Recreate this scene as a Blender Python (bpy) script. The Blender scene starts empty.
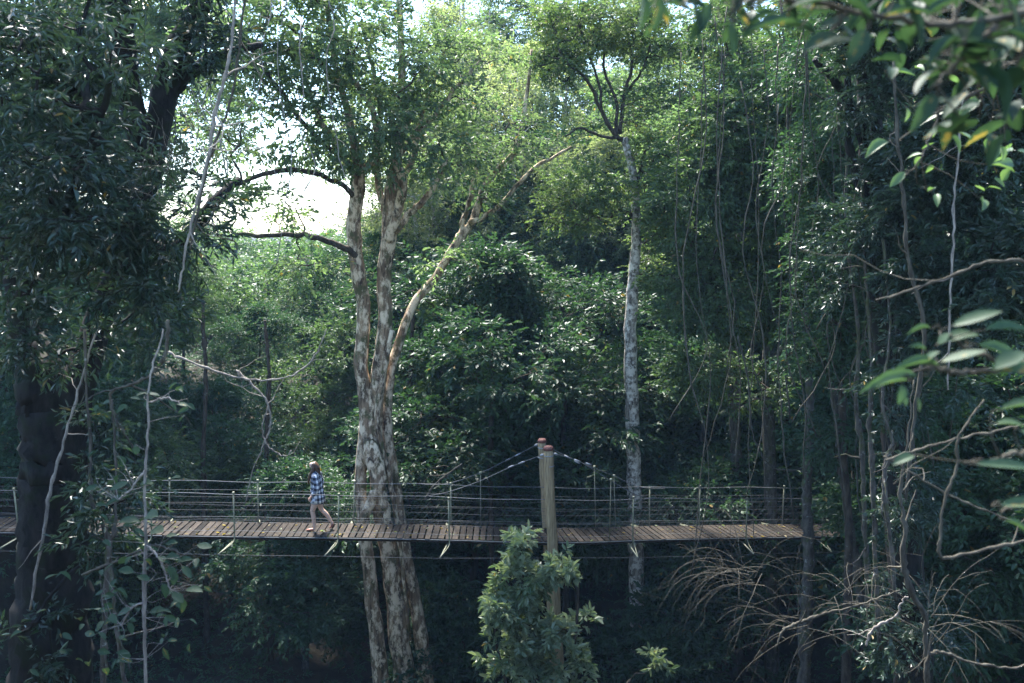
import bpy, bmesh, math, random
import numpy as np
from mathutils import Vector, Matrix

rng = np.random.default_rng(7)
LIFT_HAZE = 0.00036
random.seed(7)
R = math.radians
sc = bpy.context.scene
COL = sc.collection

# ------------------------------------------------------------------ camera
W, H = 1024, 683
F = 883.0
CAM = np.array([0.0, 0.0, 7.5])
PITCH = math.atan((341.5 - 226) / F)
FWD = np.array([0, math.cos(PITCH), -math.sin(PITCH)])
UPV = np.array([0, math.sin(PITCH), math.cos(PITCH)])

def ray(px, py):
    return FWD + np.array([(px - 512) / F, 0, 0]) + UPV * ((341.5 - py) / F)

def at(px, py, Y):
    d = ray(px, py)
    return CAM + d * (Y / d[1])

def ms(px, py, Y):            # metres per pixel there
    return Y / ray(px, py)[1] / F

cd = bpy.data.cameras.new('camera')
cd.sensor_width = 36.0
cd.lens = F * 36 / W
cd.clip_start = 0.05
cd.clip_end = 6000
cd.dof.use_dof = True
cd.dof.focus_distance = 22.0
cd.dof.aperture_fstop = 2.2
cam = bpy.data.objects.new('camera', cd)
COL.objects.link(cam)
cam.location = CAM
cam.rotation_euler = (math.pi / 2 - PITCH, 0, 0)
sc.camera = cam

# ------------------------------------------------------------------ helpers
def norm(v):
    v = np.asarray(v, float)
    return v / np.maximum(np.linalg.norm(v, axis=-1, keepdims=True), 1e-9)

def smooth01(t):
    t = np.clip(t, 0, 1)
    return t * t * (3 - 2 * t)

def tag(o, label=None, cat=None, group=None, kind=None):
    if label: o['label'] = label
    if cat: o['category'] = cat
    if group: o['group'] = group
    if kind: o['kind'] = kind
    return o

def empty(name, loc, label, cat, group=None):
    o = bpy.data.objects.new(name, None)
    o.empty_display_size = 0.2
    COL.objects.link(o)
    o.location = loc
    return tag(o, label, cat, group)

def copy_tree(o, parent=None):
    c = o.copy()
    COL.objects.link(c)
    c.parent = parent
    for ch in list(o.children):
        copy_tree(ch, c)
    return c

class MB:
    """collects verts / faces of several sizes"""
    def __init__(s):
        s.v = []; s.f = []; s.n = 0; s.t = []; s.sm = []
    def add(s, v, f, tint=None, smooth=True):
        v = np.asarray(v, float).reshape(-1, 3)
        f = np.asarray(f, np.int64)
        if len(v) == 0: return
        s.v.append(v); s.f.append(f + s.n); s.n += len(v)
        s.sm.append(np.full(len(f), smooth))
        s.t.append(np.full(len(v), 0.5) if tint is None else np.asarray(tint, float))
    def box(s, c, half, rot=None):
        c = np.asarray(c, float); h = np.asarray(half, float)
        q = np.array([[x, y, z] for x in (-1, 1) for y in (-1, 1) for z in (-1, 1)], float) * h
        if rot is not None: q = q @ np.asarray(rot).T
        f = [[0, 1, 3, 2], [4, 6, 7, 5], [0, 4, 5, 1], [2, 3, 7, 6], [0, 2, 6, 4], [1, 5, 7, 3]]
        s.add(q + c, f, smooth=False)
    def tube(s, pts, rad, n=6, rough=0.0, tint=None, cap=True):
        P = np.asarray(pts, float); m = len(P)
        rad = np.broadcast_to(np.asarray(rad, float), (m,))
        T = np.gradient(P, axis=0); T = norm(T)
        ref = np.array([0, 0, 1.0]) if abs(T[0][2]) < 0.9 else np.array([1.0, 0, 0])
        u = norm(np.cross(T[0], ref))
        U = np.zeros((m, 3))
        for i in range(m):
            u = u - T[i] * np.dot(T[i], u)
            u = u / max(np.linalg.norm(u), 1e-9)
            U[i] = u
        V = np.cross(T, U)
        a = np.arange(n) * 2 * math.pi / n
        rr = rad[:, None] * np.ones((1, n))
        if rough > 0:
            lob = 0
            for k in (2, 3, 5):
                ph = rng.uniform(0, 6.28) + np.linspace(0, rng.uniform(-2, 2), m)[:, None]
                lob = lob + np.sin(k * a[None, :] + ph) / k
            rr = rr * (1 + rough * (0.6 * lob + rng.normal(0, 0.25, (m, n))))
        v = P[:, None] + rr[..., None] * (np.cos(a)[None, :, None] * U[:, None] + np.sin(a)[None, :, None] * V[:, None])
        i = np.arange(m - 1)[:, None] * n
        j = np.arange(n)[None, :]
        f = np.stack([i + j, i + (j + 1) % n, i + n + (j + 1) % n, i + n + j], -1).reshape(-1, 4)
        vv = v.reshape(-1, 3)
        s.add(vv, f, None if tint is None else np.full(len(vv), tint))
        if cap and n >= 4:
            b = s.n - len(vv)
            base = np.array([vv[:n].mean(0), vv[-n:].mean(0)])
            s.v.append(base); s.t.append(np.full(2, 0.5)); s.n += 2
            c0, c1 = s.n - 2, s.n - 1
            jj = np.arange(n); k = (m - 1) * n
            s.f.append(np.stack([b + (jj + 1) % n, b + jj, np.full(n, c0)], -1)); s.sm.append(np.full(n, True))
            s.f.append(np.stack([b + k + jj, b + k + (jj + 1) % n, np.full(n, c1)], -1)); s.sm.append(np.full(n, True))
    def mesh(s, name):
        me = bpy.data.meshes.new(name)
        if not s.v: return me
        v = np.concatenate(s.v)
        me.vertices.add(len(v)); me.vertices.foreach_set('co', v.astype(np.float32).ravel())
        idx = np.concatenate([f.ravel() for f in s.f]).astype(np.int32)
        sizes = np.concatenate([np.full(len(f), f.shape[1]) for f in s.f])
        st = np.concatenate([[0], np.cumsum(sizes)[:-1]]).astype(np.int32)
        me.loops.add(len(idx)); me.loops.foreach_set('vertex_index', idx)
        me.polygons.add(len(sizes)); me.polygons.foreach_set('loop_start', st)
        me.update(calc_edges=True)
        me.polygons.foreach_set('use_smooth', np.concatenate(s.sm))
        at_ = me.attributes.new('tint', 'FLOAT', 'POINT')
        at_.data.foreach_set('value', np.concatenate(s.t).astype(np.float32))
        me.update()
        return me
    def build(s, name, mat, parent=None, origin=None):
        if origin is not None:
            s.v = [v - np.asarray(origin) for v in s.v]
        me = s.mesh(name)
        me.materials.append(mat)
        o = bpy.data.objects.new(name, me)
        COL.objects.link(o)
        if parent is not None: o.parent = parent
        return o

def catmull(ctrl, n):
    """ctrl (k,d) -> n samples"""
    c = np.asarray(ctrl, float)
    if len(c) == 2:
        t = np.linspace(0, 1, n)[:, None]
        return c[0] * (1 - t) + c[1] * t
    p = np.vstack([2 * c[0] - c[1], c, 2 * c[-1] - c[-2]])
    k = len(c) - 1
    x = np.linspace(0, k, n)
    i = np.minimum(x.astype(int), k - 1)
    t = (x - i)[:, None]
    a, b, d, e = p[i], p[i + 1], p[i + 2], p[i + 3]
    return 0.5 * (2 * b + (d - a) * t + (2 * a - 5 * b + 4 * d - e) * t**2 + (3 * b - a - 3 * d + e) * t**3)

def px_path(ctrl, n=None, wob=0.0):
    """ctrl rows (px,py,half_width_px,Y) -> world points, radii"""
    P = []
    for px, py, w, Y in ctrl:
        p = at(px, py, Y)
        P.append([*p, w * ms(px, py, Y)])
    n = n or len(ctrl) * 5
    Q = catmull(P, n)
    pts = Q[:, :3].copy(); rad = np.maximum(Q[:, 3], 0.002)
    if wob:
        w = rng.normal(0, wob, (n, 3)); w[0] = 0
        pts += w
    return pts, rad

# ------------------------------------------------------------------ materials
def newmat(name):
    m = bpy.data.materials.new(name)
    m.use_nodes = True
    nt = m.node_tree
    nt.nodes.clear()
    out = nt.nodes.new('ShaderNodeOutputMaterial')
    return m, nt, out

def N(nt, t, **kw):
    n = nt.nodes.new(t)
    for k, v in kw.items():
        if k.startswith('_'):
            setattr(n, k[1:], v)
        else:
            n.inputs[k.replace('_', ' ')].default_value = v
    return n

def leaf_mat(name, a, b, rough=0.45, trans=0.35, tcol=None, spec=0.4, spots=False):
    m, nt, out = newmat(name)
    at_ = N(nt, 'ShaderNodeAttribute', _attribute_name='tint')
    oi = N(nt, 'ShaderNodeObjectInfo')
    mx = N(nt, 'ShaderNodeValToRGB')
    e = mx.color_ramp.elements
    e[0].color = (*a, 1); e[1].position = .85; e[1].color = (*b, 1)
    q = e.new(.985); q.color = (*[c * 1.15 for c in b], 1)
    q = e.new(1.0); q.color = (.24, .17, .05, 1)
    fac = at_.outputs['Fac']
    if spots:
        tc = N(nt, 'ShaderNodeTexCoord')
        ns = N(nt, 'ShaderNodeTexNoise', Scale=28.0, Detail=5.0, Roughness=.7)
        nt.links.new(tc.outputs['Object'], ns.inputs['Vector'])
        mr_ = N(nt, 'ShaderNodeMapRange'); mr_.inputs['From Min'].default_value = .3; mr_.inputs['From Max'].default_value = .75
        mr_.inputs['To Min'].default_value = -.3; mr_.inputs['To Max'].default_value = .4
        nt.links.new(ns.outputs['Fac'], mr_.inputs['Value'])
        ad = N(nt, 'ShaderNodeMath', _operation='ADD'); nt.links.new(fac, ad.inputs[0]); nt.links.new(mr_.outputs[0], ad.inputs[1])
        fac = ad.outputs[0]
    nt.links.new(fac, mx.inputs[0])
    hs = N(nt, 'ShaderNodeHueSaturation')
    mr = N(nt, 'ShaderNodeMapRange'); mr.inputs['To Min'].default_value = 0.8; mr.inputs['To Max'].default_value = 1.2
    nt.links.new(oi.outputs['Random'], mr.inputs['Value'])
    nt.links.new(mr.outputs[0], hs.inputs['Value'])
    nt.links.new(mx.outputs[0], hs.inputs['Color'])
    p = N(nt, 'ShaderNodeBsdfPrincipled', Roughness=rough)
    p.inputs['Specular IOR Level'].default_value = spec
    nt.links.new(hs.outputs[0], p.inputs['Base Color'])
    tr = N(nt, 'ShaderNodeBsdfTranslucent')
    g = N(nt, 'ShaderNodeMix', _data_type='RGBA', _blend_type='MULTIPLY')
    g.inputs[0].default_value = 1.0
    g.inputs[7].default_value = (*(tcol or (1.9, 2.05, 1.1)), 1)
    nt.links.new(hs.outputs[0], g.inputs[6])
    nt.links.new(g.outputs[2], tr.inputs['Color'])
    ms_ = N(nt, 'ShaderNodeMixShader', Fac=trans)
    nt.links.new(p.outputs[0], ms_.inputs[1]); nt.links.new(tr.outputs[0], ms_.inputs[2])
    nt.links.new(ms_.outputs[0], out.inputs[0])
    return m

def bark_mat(name, base, dark, patch=None, patch_amt=0.5, scale=3.0, rough=0.9, moss=None, bump=0.8, stretch=0.3, pstretch=1.8):
    m, nt, out = newmat(name)
    L = nt.links.new
    tc = N(nt, 'ShaderNodeTexCoord')
    mp = N(nt, 'ShaderNodeMapping'); mp.inputs['Scale'].default_value = (1, 1, stretch)
    L(tc.outputs['Object'], mp.inputs['Vector'])
    n1 = N(nt, 'ShaderNodeTexNoise', Scale=scale * 2.2, Detail=8.0, Roughness=0.65)
    L(mp.outputs[0], n1.inputs['Vector'])
    r1 = N(nt, 'ShaderNodeValToRGB')
    r1.color_ramp.elements[0].position = 0.38; r1.color_ramp.elements[0].color = (*dark, 1)
    r1.color_ramp.elements[1].position = 0.62; r1.color_ramp.elements[1].color = (*base, 1)
    L(n1.outputs['Fac'], r1.inputs[0])
    col = r1.outputs[0]
    if moss:
        n3 = N(nt, 'ShaderNodeTexNoise', Scale=scale * 0.8, Detail=5.0, Roughness=0.6)
        L(tc.outputs['Object'], n3.inputs['Vector'])
        r3 = N(nt, 'ShaderNodeValToRGB')
        r3.color_ramp.elements[0].position = 0.5; r3.color_ramp.elements[1].position = 0.64
        L(n3.outputs['Fac'], r3.inputs[0])
        x3 = N(nt, 'ShaderNodeMix', _data_type='RGBA'); x3.inputs[7].default_value = (*moss, 1)
        L(r3.outputs[0], x3.inputs[0]); L(col, x3.inputs[6]); col = x3.outputs[2]
    if patch:
        n2 = N(nt, 'ShaderNodeTexNoise', Scale=scale * 1.3, Detail=7.0, Roughness=0.7)
        mp2 = N(nt, 'ShaderNodeMapping'); mp2.inputs['Scale'].default_value = (1, 1, pstretch)
        L(tc.outputs['Object'], mp2.inputs['Vector']); L(mp2.outputs[0], n2.inputs['Vector'])
        r2 = N(nt, 'ShaderNodeValToRGB')
        e = 0.66 - 0.3 * patch_amt
        r2.color_ramp.elements[0].position = e; r2.color_ramp.elements[1].position = e + 0.10
        L(n2.outputs['Fac'], r2.inputs[0])
        x2 = N(nt, 'ShaderNodeMix', _data_type='RGBA'); x2.inputs[7].default_value = (*patch, 1)
        L(r2.outputs[0], x2.inputs[0]); L(col, x2.inputs[6]); col = x2.outputs[2]
    p = N(nt, 'ShaderNodeBsdfPrincipled', Roughness=rough)
    p.inputs['Specular IOR Level'].default_value = 0.25
    L(col, p.inputs['Base Color'])
    bp = N(nt, 'ShaderNodeBump', Strength=bump, Distance=0.03)
    L(n1.outputs['Fac'], bp.inputs['Height']); L(bp.outputs[0], p.inputs['Normal'])
    L(p.outputs[0], out.inputs[0])
    return m

def plain_mat(name, colr, rough=0.6, metal=0.0, var=0.25, scale=20.0):
    m, nt, out = newmat(name)
    L = nt.links.new
    tc = N(nt, 'ShaderNodeTexCoord')
    n1 = N(nt, 'ShaderNodeTexNoise', Scale=scale, Detail=5.0)
    L(tc.outputs['Object'], n1.inputs['Vector'])
    r = N(nt, 'ShaderNodeValToRGB')
    r.color_ramp.elements[0].position = 0.3; r.color_ramp.elements[1].position = 0.7
    r.color_ramp.elements[0].color = (*[c * (1 - var) for c in colr], 1)
    r.color_ramp.elements[1].color = (*[c * (1 + var) for c in colr], 1)
    L(n1.outputs['Fac'], r.inputs[0])
    p = N(nt, 'ShaderNodeBsdfPrincipled', Roughness=rough, Metallic=metal)
    L(r.outputs[0], p.inputs['Base Color']); L(p.outputs[0], out.inputs[0])
    return m

M = dict(
    mid=leaf_mat('leaf_mid', (0.042, 0.082, 0.037), (0.088, 0.138, 0.058), rough=0.44, spec=0.4),
    canopy=leaf_mat('leaf_canopy', (0.058, 0.105, 0.052), (0.115, 0.158, 0.088), trans=0.5),
    deep=leaf_mat('leaf_deep', (0.022, 0.058, 0.030), (0.045, 0.095, 0.042), trans=0.28),
    pale=leaf_mat('leaf_pale', (0.110, 0.150, 0.080), (0.200, 0.225, 0.130), trans=0.5),
    lime=leaf_mat('leaf_lime', (0.058, 0.105, 0.038), (0.115, 0.160, 0.065), trans=0.42),
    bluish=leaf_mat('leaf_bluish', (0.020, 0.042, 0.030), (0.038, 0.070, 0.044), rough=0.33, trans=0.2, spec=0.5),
    bush=leaf_mat('leaf_bush', (0.09, 0.15, 0.075), (0.29, 0.34, 0.22), rough=0.4, trans=0.3),
    fore=leaf_mat('leaf_fore', (0.028, 0.062, 0.034), (0.056, 0.098, 0.050), rough=0.55, trans=0.3, spec=.3, spots=True),
    fore_shaded=leaf_mat('leaf_fore_shaded', (0.014, 0.036, 0.022), (0.034, 0.066, 0.036), rough=0.6, trans=0.25, spec=0.2, spots=True),  # darker copy of the foreground leaf, shade put into its colour
    bark_mottled=bark_mat('bark_mottled', (0.33, 0.225, 0.135), (0.048, 0.032, 0.022), (0.68, 0.54, 0.37), 0.62, 3.8, moss=(0.09, 0.09, 0.04), pstretch=.5, stretch=.13),
    bark_pale=bark_mat('bark_pale', (0.40, 0.35, 0.28), (0.07, 0.057, 0.046), (0.72, 0.66, 0.56), 0.62, 4.5, pstretch=.9),
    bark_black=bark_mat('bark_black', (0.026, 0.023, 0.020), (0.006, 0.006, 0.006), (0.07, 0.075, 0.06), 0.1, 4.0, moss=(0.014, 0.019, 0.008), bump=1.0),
    bark_brown=bark_mat('bark_brown', (0.085, 0.068, 0.050), (0.028, 0.023, 0.018), (0.20, 0.20, 0.17), 0.2, 5.0),
    bark_grey=bark_mat('bark_grey', (0.13, 0.115, 0.095), (0.04, 0.035, 0.03), (0.32, 0.32, 0.28), 0.25, 6.0, moss=(0.07, 0.08, 0.035)),
    twig=bark_mat('twig', (0.105, 0.096, 0.072), (0.042, 0.037, 0.028), None, 0, 8.0),
    twig_pale=bark_mat('twig_pale', (0.36, 0.32, 0.27), (0.15, 0.13, 0.11), None, 0, 8.0),
    cable=plain_mat('galvanised_cable', (0.13, 0.14, 0.145), 0.7, 0.0),
    wire=plain_mat('wire', (0.085, 0.09, 0.095), 0.7, 0.0),
    post=plain_mat('post_paint', (0.24, 0.25, 0.165), 0.6, 0.1),
    steel=plain_mat('steel', (0.30, 0.31, 0.32), 0.55, 0.3),
    redcap=plain_mat('red_cap', (0.16, 0.055, 0.038), 0.7, 0.0, 0.4),
)

def timber_mat(name, a, b, along):
    m, nt, out = newmat(name)
    L = nt.links.new
    tc = N(nt, 'ShaderNodeTexCoord')
    mp = N(nt, 'ShaderNodeMapping'); mp.inputs['Scale'].default_value = along
    L(tc.outputs['Object'], mp.inputs['Vector'])
    n1 = N(nt, 'ShaderNodeTexNoise', Scale=6.0, Detail=8.0, Roughness=0.65)
    L(mp.outputs[0], n1.inputs['Vector'])
    r = N(nt, 'ShaderNodeValToRGB')
    r.color_ramp.elements[0].position = 0.3; r.color_ramp.elements[1].position = 0.72
    r.color_ramp.elements[0].color = (*a, 1); r.color_ramp.elements[1].color = (*b, 1)
    L(n1.outputs['Fac'], r.inputs[0])
    at_ = N(nt, 'ShaderNodeAttribute', _attribute_name='tint')
    mr = N(nt, 'ShaderNodeMapRange'); mr.inputs['To Min'].default_value = 0.35; mr.inputs['To Max'].default_value = 1.75
    L(at_.outputs['Fac'], mr.inputs['Value'])
    x = N(nt, 'ShaderNodeHueSaturation'); L(r.outputs[0], x.inputs['Color']); L(mr.outputs[0], x.inputs['Value'])
    p = N(nt, 'ShaderNodeBsdfPrincipled', Roughness=0.9); p.inputs['Specular IOR Level'].default_value = .2
    L(x.outputs[0], p.inputs['Base Color'])
    bp = N(nt, 'ShaderNodeBump', Strength=0.4, Distance=0.01)
    L(n1.outputs['Fac'], bp.inputs['Height']); L(bp.outputs[0], p.inputs['Normal'])
    L(p.outputs[0], out.inputs[0])
    return m
M['plank'] = timber_mat('plank_wood', (0.016, 0.013, 0.011), (0.050, 0.040, 0.030), (3, 1, 1))
M['pole'] = timber_mat('pole_wood', (0.13, 0.092, 0.052), (0.52, 0.39, 0.22), (7, 7, 0.4))

# ------------------------------------------------------------------ leaves
def leaf_template(kind):
    if kind == 'lo':
        v = [[0, 0, 0], [0.42, 0.5, 0.07], [1, 0, -0.06], [0.42, -0.5, 0.07]]
        return np.array(v, float), np.array([[0, 3, 2, 1]]), False
    if kind == 'mid':
        v = [[0, 0, 0], [0.28, 0.42, 0.06], [0.66, 0.40, 0.05], [1, 0, -0.10], [0.66, -0.40, 0.05], [0.28, -0.42, 0.06]]
        return np.array(v, float), np.array([[0, 3, 2, 1], [0, 5, 4, 3]]), False
    xs = [0, 0.12, 0.32, 0.55, 0.78, 0.92, 1.0]
    ws = [0.03, 0.26, 0.47, 0.50, 0.34, 0.14, 0.01]
    v = []
    for x, w in zip(xs, ws):
        z = -0.16 * x * x
        v += [[x, w, z + 0.10 * w * 2], [x, 0.0, z], [x, -w, z + 0.10 * w * 2]]
    f = []
    for i in range(len(xs) - 1):
        for j in range(2):
            a = i * 3 + j
            f.append([a, a + 1, a + 4, a + 3])
    return np.array(v, float), np.array(f), True

LT = {k: leaf_template(k) for k in ('lo', 'mid', 'hi')}

def put_leaves(mb, pos, d, n, length, width, tint, kind='lo'):
    """pos,d,n (k,3); length (k,), width ratio"""
    tv, tf, smo = LT[kind]
    d = norm(d); s = norm(np.cross(n, d)); n = np.cross(d, s)
    k = len(pos)
    length = np.broadcast_to(length, (k,))
    wd_ = width * rng.uniform(.8, 1.2, k); cu = rng.uniform(.2, 2.4, k)
    v = pos[:, None] + length[:, None, None] * (
        tv[None, :, 0, None] * d[:, None] + (tv[None, :, 1] * wd_[:, None])[..., None] * s[:, None] + (tv[None, :, 2] * cu[:, None])[..., None] * n[:, None])
    f = tf[None] + (np.arange(k) * len(tv))[:, None, None]
    tt = np.repeat(tint, len(tv))
    if kind == 'hi':                       # paler midrib
        tt = tt * .75 + np.tile(np.where(np.arange(len(tv)) % 3 == 1, .35, 0.0), k)
    mb.add(v.reshape(-1, 3), f.reshape(-1, tf.shape[1]), tt, smooth=smo)

def put_sprays(mb, P, D, L, leaf, width, nl, tint, kind='lo', droop=0.25, tw=None, rad=0.004, jit=0.35, spread=0.9):
    """P origin (m,3), D direction (m,3), L length (m,): nl leaves along each; tw = MB for the twigs"""
    m = len(P)
    D = norm(D)
    up = np.tile([0, 0, 1.0], (m, 1)) + rng.normal(0, 0.25, (m, 3))
    S = norm(np.cross(D, up)); U = np.cross(S, D)
    t = (np.arange(nl) + 0.6) / nl
    side = np.where(np.arange(nl) % 2 == 0, 1.0, -1.0)
    bend = -droop * (t ** 2)
    base = P[:, None] + L[:, None, None] * (t[None, :, None] * D[:, None] + bend[None, :, None] * np.array([0, 0, 1.0]))
    ang = spread * (1.15 - 0.8 * t)
    dd = (np.cos(ang)[None, :, None] * D[:, None] + (side * np.sin(ang))[None, :, None] * S[:, None])
    dd = dd + rng.normal(0, jit * 0.6, dd.shape) - np.array([0, 0, 0.22 + droop * 0.4])
    nn = U[:, None] + rng.normal(0, jit, dd.shape)
    ln = leaf * rng.uniform(0.65, 1.25, (m, nl))
    tn = np.clip(tint[:, None] + rng.normal(0, 0.18, (m, nl)), 0, .97)
    tn[rng.uniform(0, 1, tn.shape) < .005] = 1.0
    put_leaves(mb, base.reshape(-1, 3), dd.reshape(-1, 3), nn.reshape(-1, 3), ln.ravel(), width, tn.ravel(), kind)
    if tw is not None:
        ts = np.array([0, 0.5, 1.0])
        q = P[:, None] + L[:, None, None] * (ts[None, :, None] * D[:, None] - droop * (ts ** 2)[None, :, None] * np.array([0, 0, 1.0]))
        a = np.array([0, 2.094, 4.189])
        rr = rad * np.array([1, 0.8, 0.4])
        v = q[:, :, None] + rr[None, :, None, None] * (np.cos(a)[None, None, :, None] * S[:, None, None] + np.sin(a)[None, None, :, None] * U[:, None, None])
        f = []
        for i in range(2):
            for j in range(3):
                f.append([i * 3 + j, i * 3 + (j + 1) % 3, i * 3 + 3 + (j + 1) % 3, i * 3 + 3 + j])
        f = np.array(f)[None] + (np.arange(m) * 9)[:, None, None]
        tw.add(v.reshape(-1, 3), f.reshape(-1, 4))

def grow_branches(skel, skel_r, clumps, mb, rmin=0.006, rmax=0.09, kink=0.10, sag=0.0):
    """join every clump centre to the nearest woody point, nearest first; tubes go to mb"""
    nodes = [p for p in skel]; par = [-1] * len(nodes)
    srad = list(skel_r)
    A = np.array(nodes)
    d0 = np.array([np.min(np.linalg.norm(A - c, axis=1)) for c in clumps])
    paths = []
    cap = len(A) + len(clumps) * 5
    B = np.zeros((cap, 3)); B[:len(A)] = A; nb = len(A)
    par = -np.ones(cap, int)
    for ci in np.argsort(d0):
        c = clumps[ci]
        dv = c - B[:nb]
        dist = np.linalg.norm(dv, axis=1)
        j = int(np.argmin(dist * (1.0 + 0.5 * np.maximum(0, -dv[:, 2] / np.maximum(dist, 1e-6)))))
        q = B[j]; ln = dist[j]
        k = 4
        t = np.linspace(0, 1, k + 1)[1:]
        pt = q + (c - q) * t[:, None]
        pt += rng.normal(0, kink, (k, 3)) * ln * (t * (1 - t) * 2 + 0.05)[:, None]
        pt[:, 2] -= sag * ln * (t * (1 - t)) * 2 - 0.12 * ln * (t * (1 - t))
        ids = [j]
        for p in pt:
            B[nb] = p; par[nb] = ids[-1]; ids.append(nb); nb += 1
        paths.append(ids)
    cnt = np.zeros(nb)
    for ids in paths: cnt[ids[-1]] += 1
    for i in range(nb - 1, len(A) - 1, -1):
        if par[i] >= 0: cnt[par[i]] += cnt[i]
    for ids in paths:
        r = rmin * np.sqrt(np.maximum(cnt[ids[1:]], 1)) * 1.35
        r0 = r[0]
        if ids[0] >= len(A): r0 = min(rmin * math.sqrt(cnt[ids[0]]) * 1.35, r[0] * 1.3)
        r = np.minimum(np.concatenate([[r0], r]), rmax)
        r[-1] = rmin * 0.6
        mb.tube(B[ids], r, 5 if r[0] > 0.02 else 4, cap=False)

def clump_points(c, rad, n, shell=0.55):
    """n points in ellipsoid, biased to the outside"""
    d = norm(rng.normal(0, 1, (n, 3)))
    r = rng.uniform(shell ** 3, 1, n) ** (1 / 3)
    return np.asarray(c) + d * r[:, None] * np.asarray(rad)

def foliate(cr, tw, C, rad, n_sprays, leaf, width, nl, kind='lo', flat=0.6, up=0.25, outward=None, droop=0.25, spray_len=None, tints=None, jit=0.35, spread=0.9):
    """leaf sprays about every clump centre C"""
    m = len(C)
    rad = np.broadcast_to(rad, (m,))
    k = n_sprays
    dirs = rng.normal(0, 1, (m, k, 3)); dirs[..., 2] *= flat
    dirs = norm(dirs)
    if outward is not None: dirs = norm(dirs + 0.45 * outward[:, None])
    dirs[..., 2] += up
    dirs = norm(dirs)
    off = dirs * (rad[:, None, None] * rng.uniform(0.05, 0.75, (m, k, 1)))
    off[..., 2] *= flat + 0.2
    P = C[:, None] + off
    L = np.repeat((spray_len if spray_len is not None else rad * 0.6), k) * rng.uniform(0.7, 1.3, m * k)
    if tints is None: tints = rng.uniform(0.2, 0.8, m)
    T = np.repeat(tints, k) + rng.normal(0, 0.08, m * k)
    put_sprays(cr, P.reshape(-1, 3), dirs.reshape(-1, 3), L, leaf, width, nl, T, kind, droop, tw, jit=jit, spread=spread)

# ------------------------------------------------------------------ ground
def gz(x, y):
    x = np.asarray(x, float); y = np.asarray(y, float)
    near = 5.9 + (-7.0 - 5.9) * smooth01((y - 0.8) / 10.0)
    far = -7.0 + 8.5 * smooth01((y - 27) / 30.0)
    z = np.where(y < 20, near, far)
    bank = smooth01((x - 9.0 - 0.2 * np.maximum(0, 24 - y)) / 6.0)
    bankl = smooth01((-x - 12.5) / 5.0)
    top = 0.2 + 0.05 * np.sin(x * 0.7)
    b = np.maximum(bank, bankl) * smooth01((y - 14) / 5.0)
    z = np.maximum(z, z + (np.maximum(top, z) - z) * b)
    # keep the bridge deck clear of the banks
    z = z + 0.18 * np.sin(x * 1.3 + 1.1 * np.sin(y * 0.6)) * np.cos(y * 0.9) + 0.10 * np.sin(x * 3.1 + y * 2.3)
    return z

m, nt, out = newmat('forest_soil')
L = nt.links.new
tc = N(nt, 'ShaderNodeTexCoord')
n1 = N(nt, 'ShaderNodeTexNoise', Scale=1.7, Detail=9.0, Roughness=0.7)
L(tc.outputs['Object'], n1.inputs['Vector'])
r1 = N(nt, 'ShaderNodeValToRGB')
r1.color_ramp.elements[0].color = (0.018, 0.015, 0.011, 1); r1.color_ramp.elements[0].position = 0.35
r1.color_ramp.elements[1].color = (0.060, 0.052, 0.030, 1); r1.color_ramp.elements[1].position = 0.7
L(n1.outputs['Fac'], r1.inputs[0])
p = N(nt, 'ShaderNodeBsdfPrincipled', Roughness=0.95)
L(r1.outputs[0], p.inputs['Base Color'])
bp = N(nt, 'ShaderNodeBump', Strength=0.8, Distance=0.1)
L(n1.outputs['Fac'], bp.inputs['Height']); L(bp.outputs[0], p.inputs['Normal'])
L(p.outputs[0], out.inputs[0])
M['soil'] = m

gx = np.concatenate([[-700, -400, -220, -120], np.linspace(-60, 60, 161), [120, 220, 400, 700]])
gy = np.concatenate([[-700, -400, -150, -60], np.linspace(-25, 90, 154), [130, 220, 400, 700]])
X, Yg = np.meshgrid(gx, gy)
Z = gz(X, Yg)
mb = MB()
nx = len(gx)
i = np.arange(len(gy) - 1)[:, None] * nx; j = np.arange(nx - 1)[None]
mb.add(np.stack([X, Yg, Z], -1).reshape(-1, 3), np.stack([i + j, i + j + 1, i + nx + j + 1, i + nx + j], -1).reshape(-1, 4))
tag(mb.build('ground', M['soil']), kind='structure')

def base_at(px, Y):
    x = (px - 512) / F * Y / FWD[1] if False else at(px, 500, Y)[0]
    return np.array([x, Y, float(gz(x, Y))])

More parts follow.
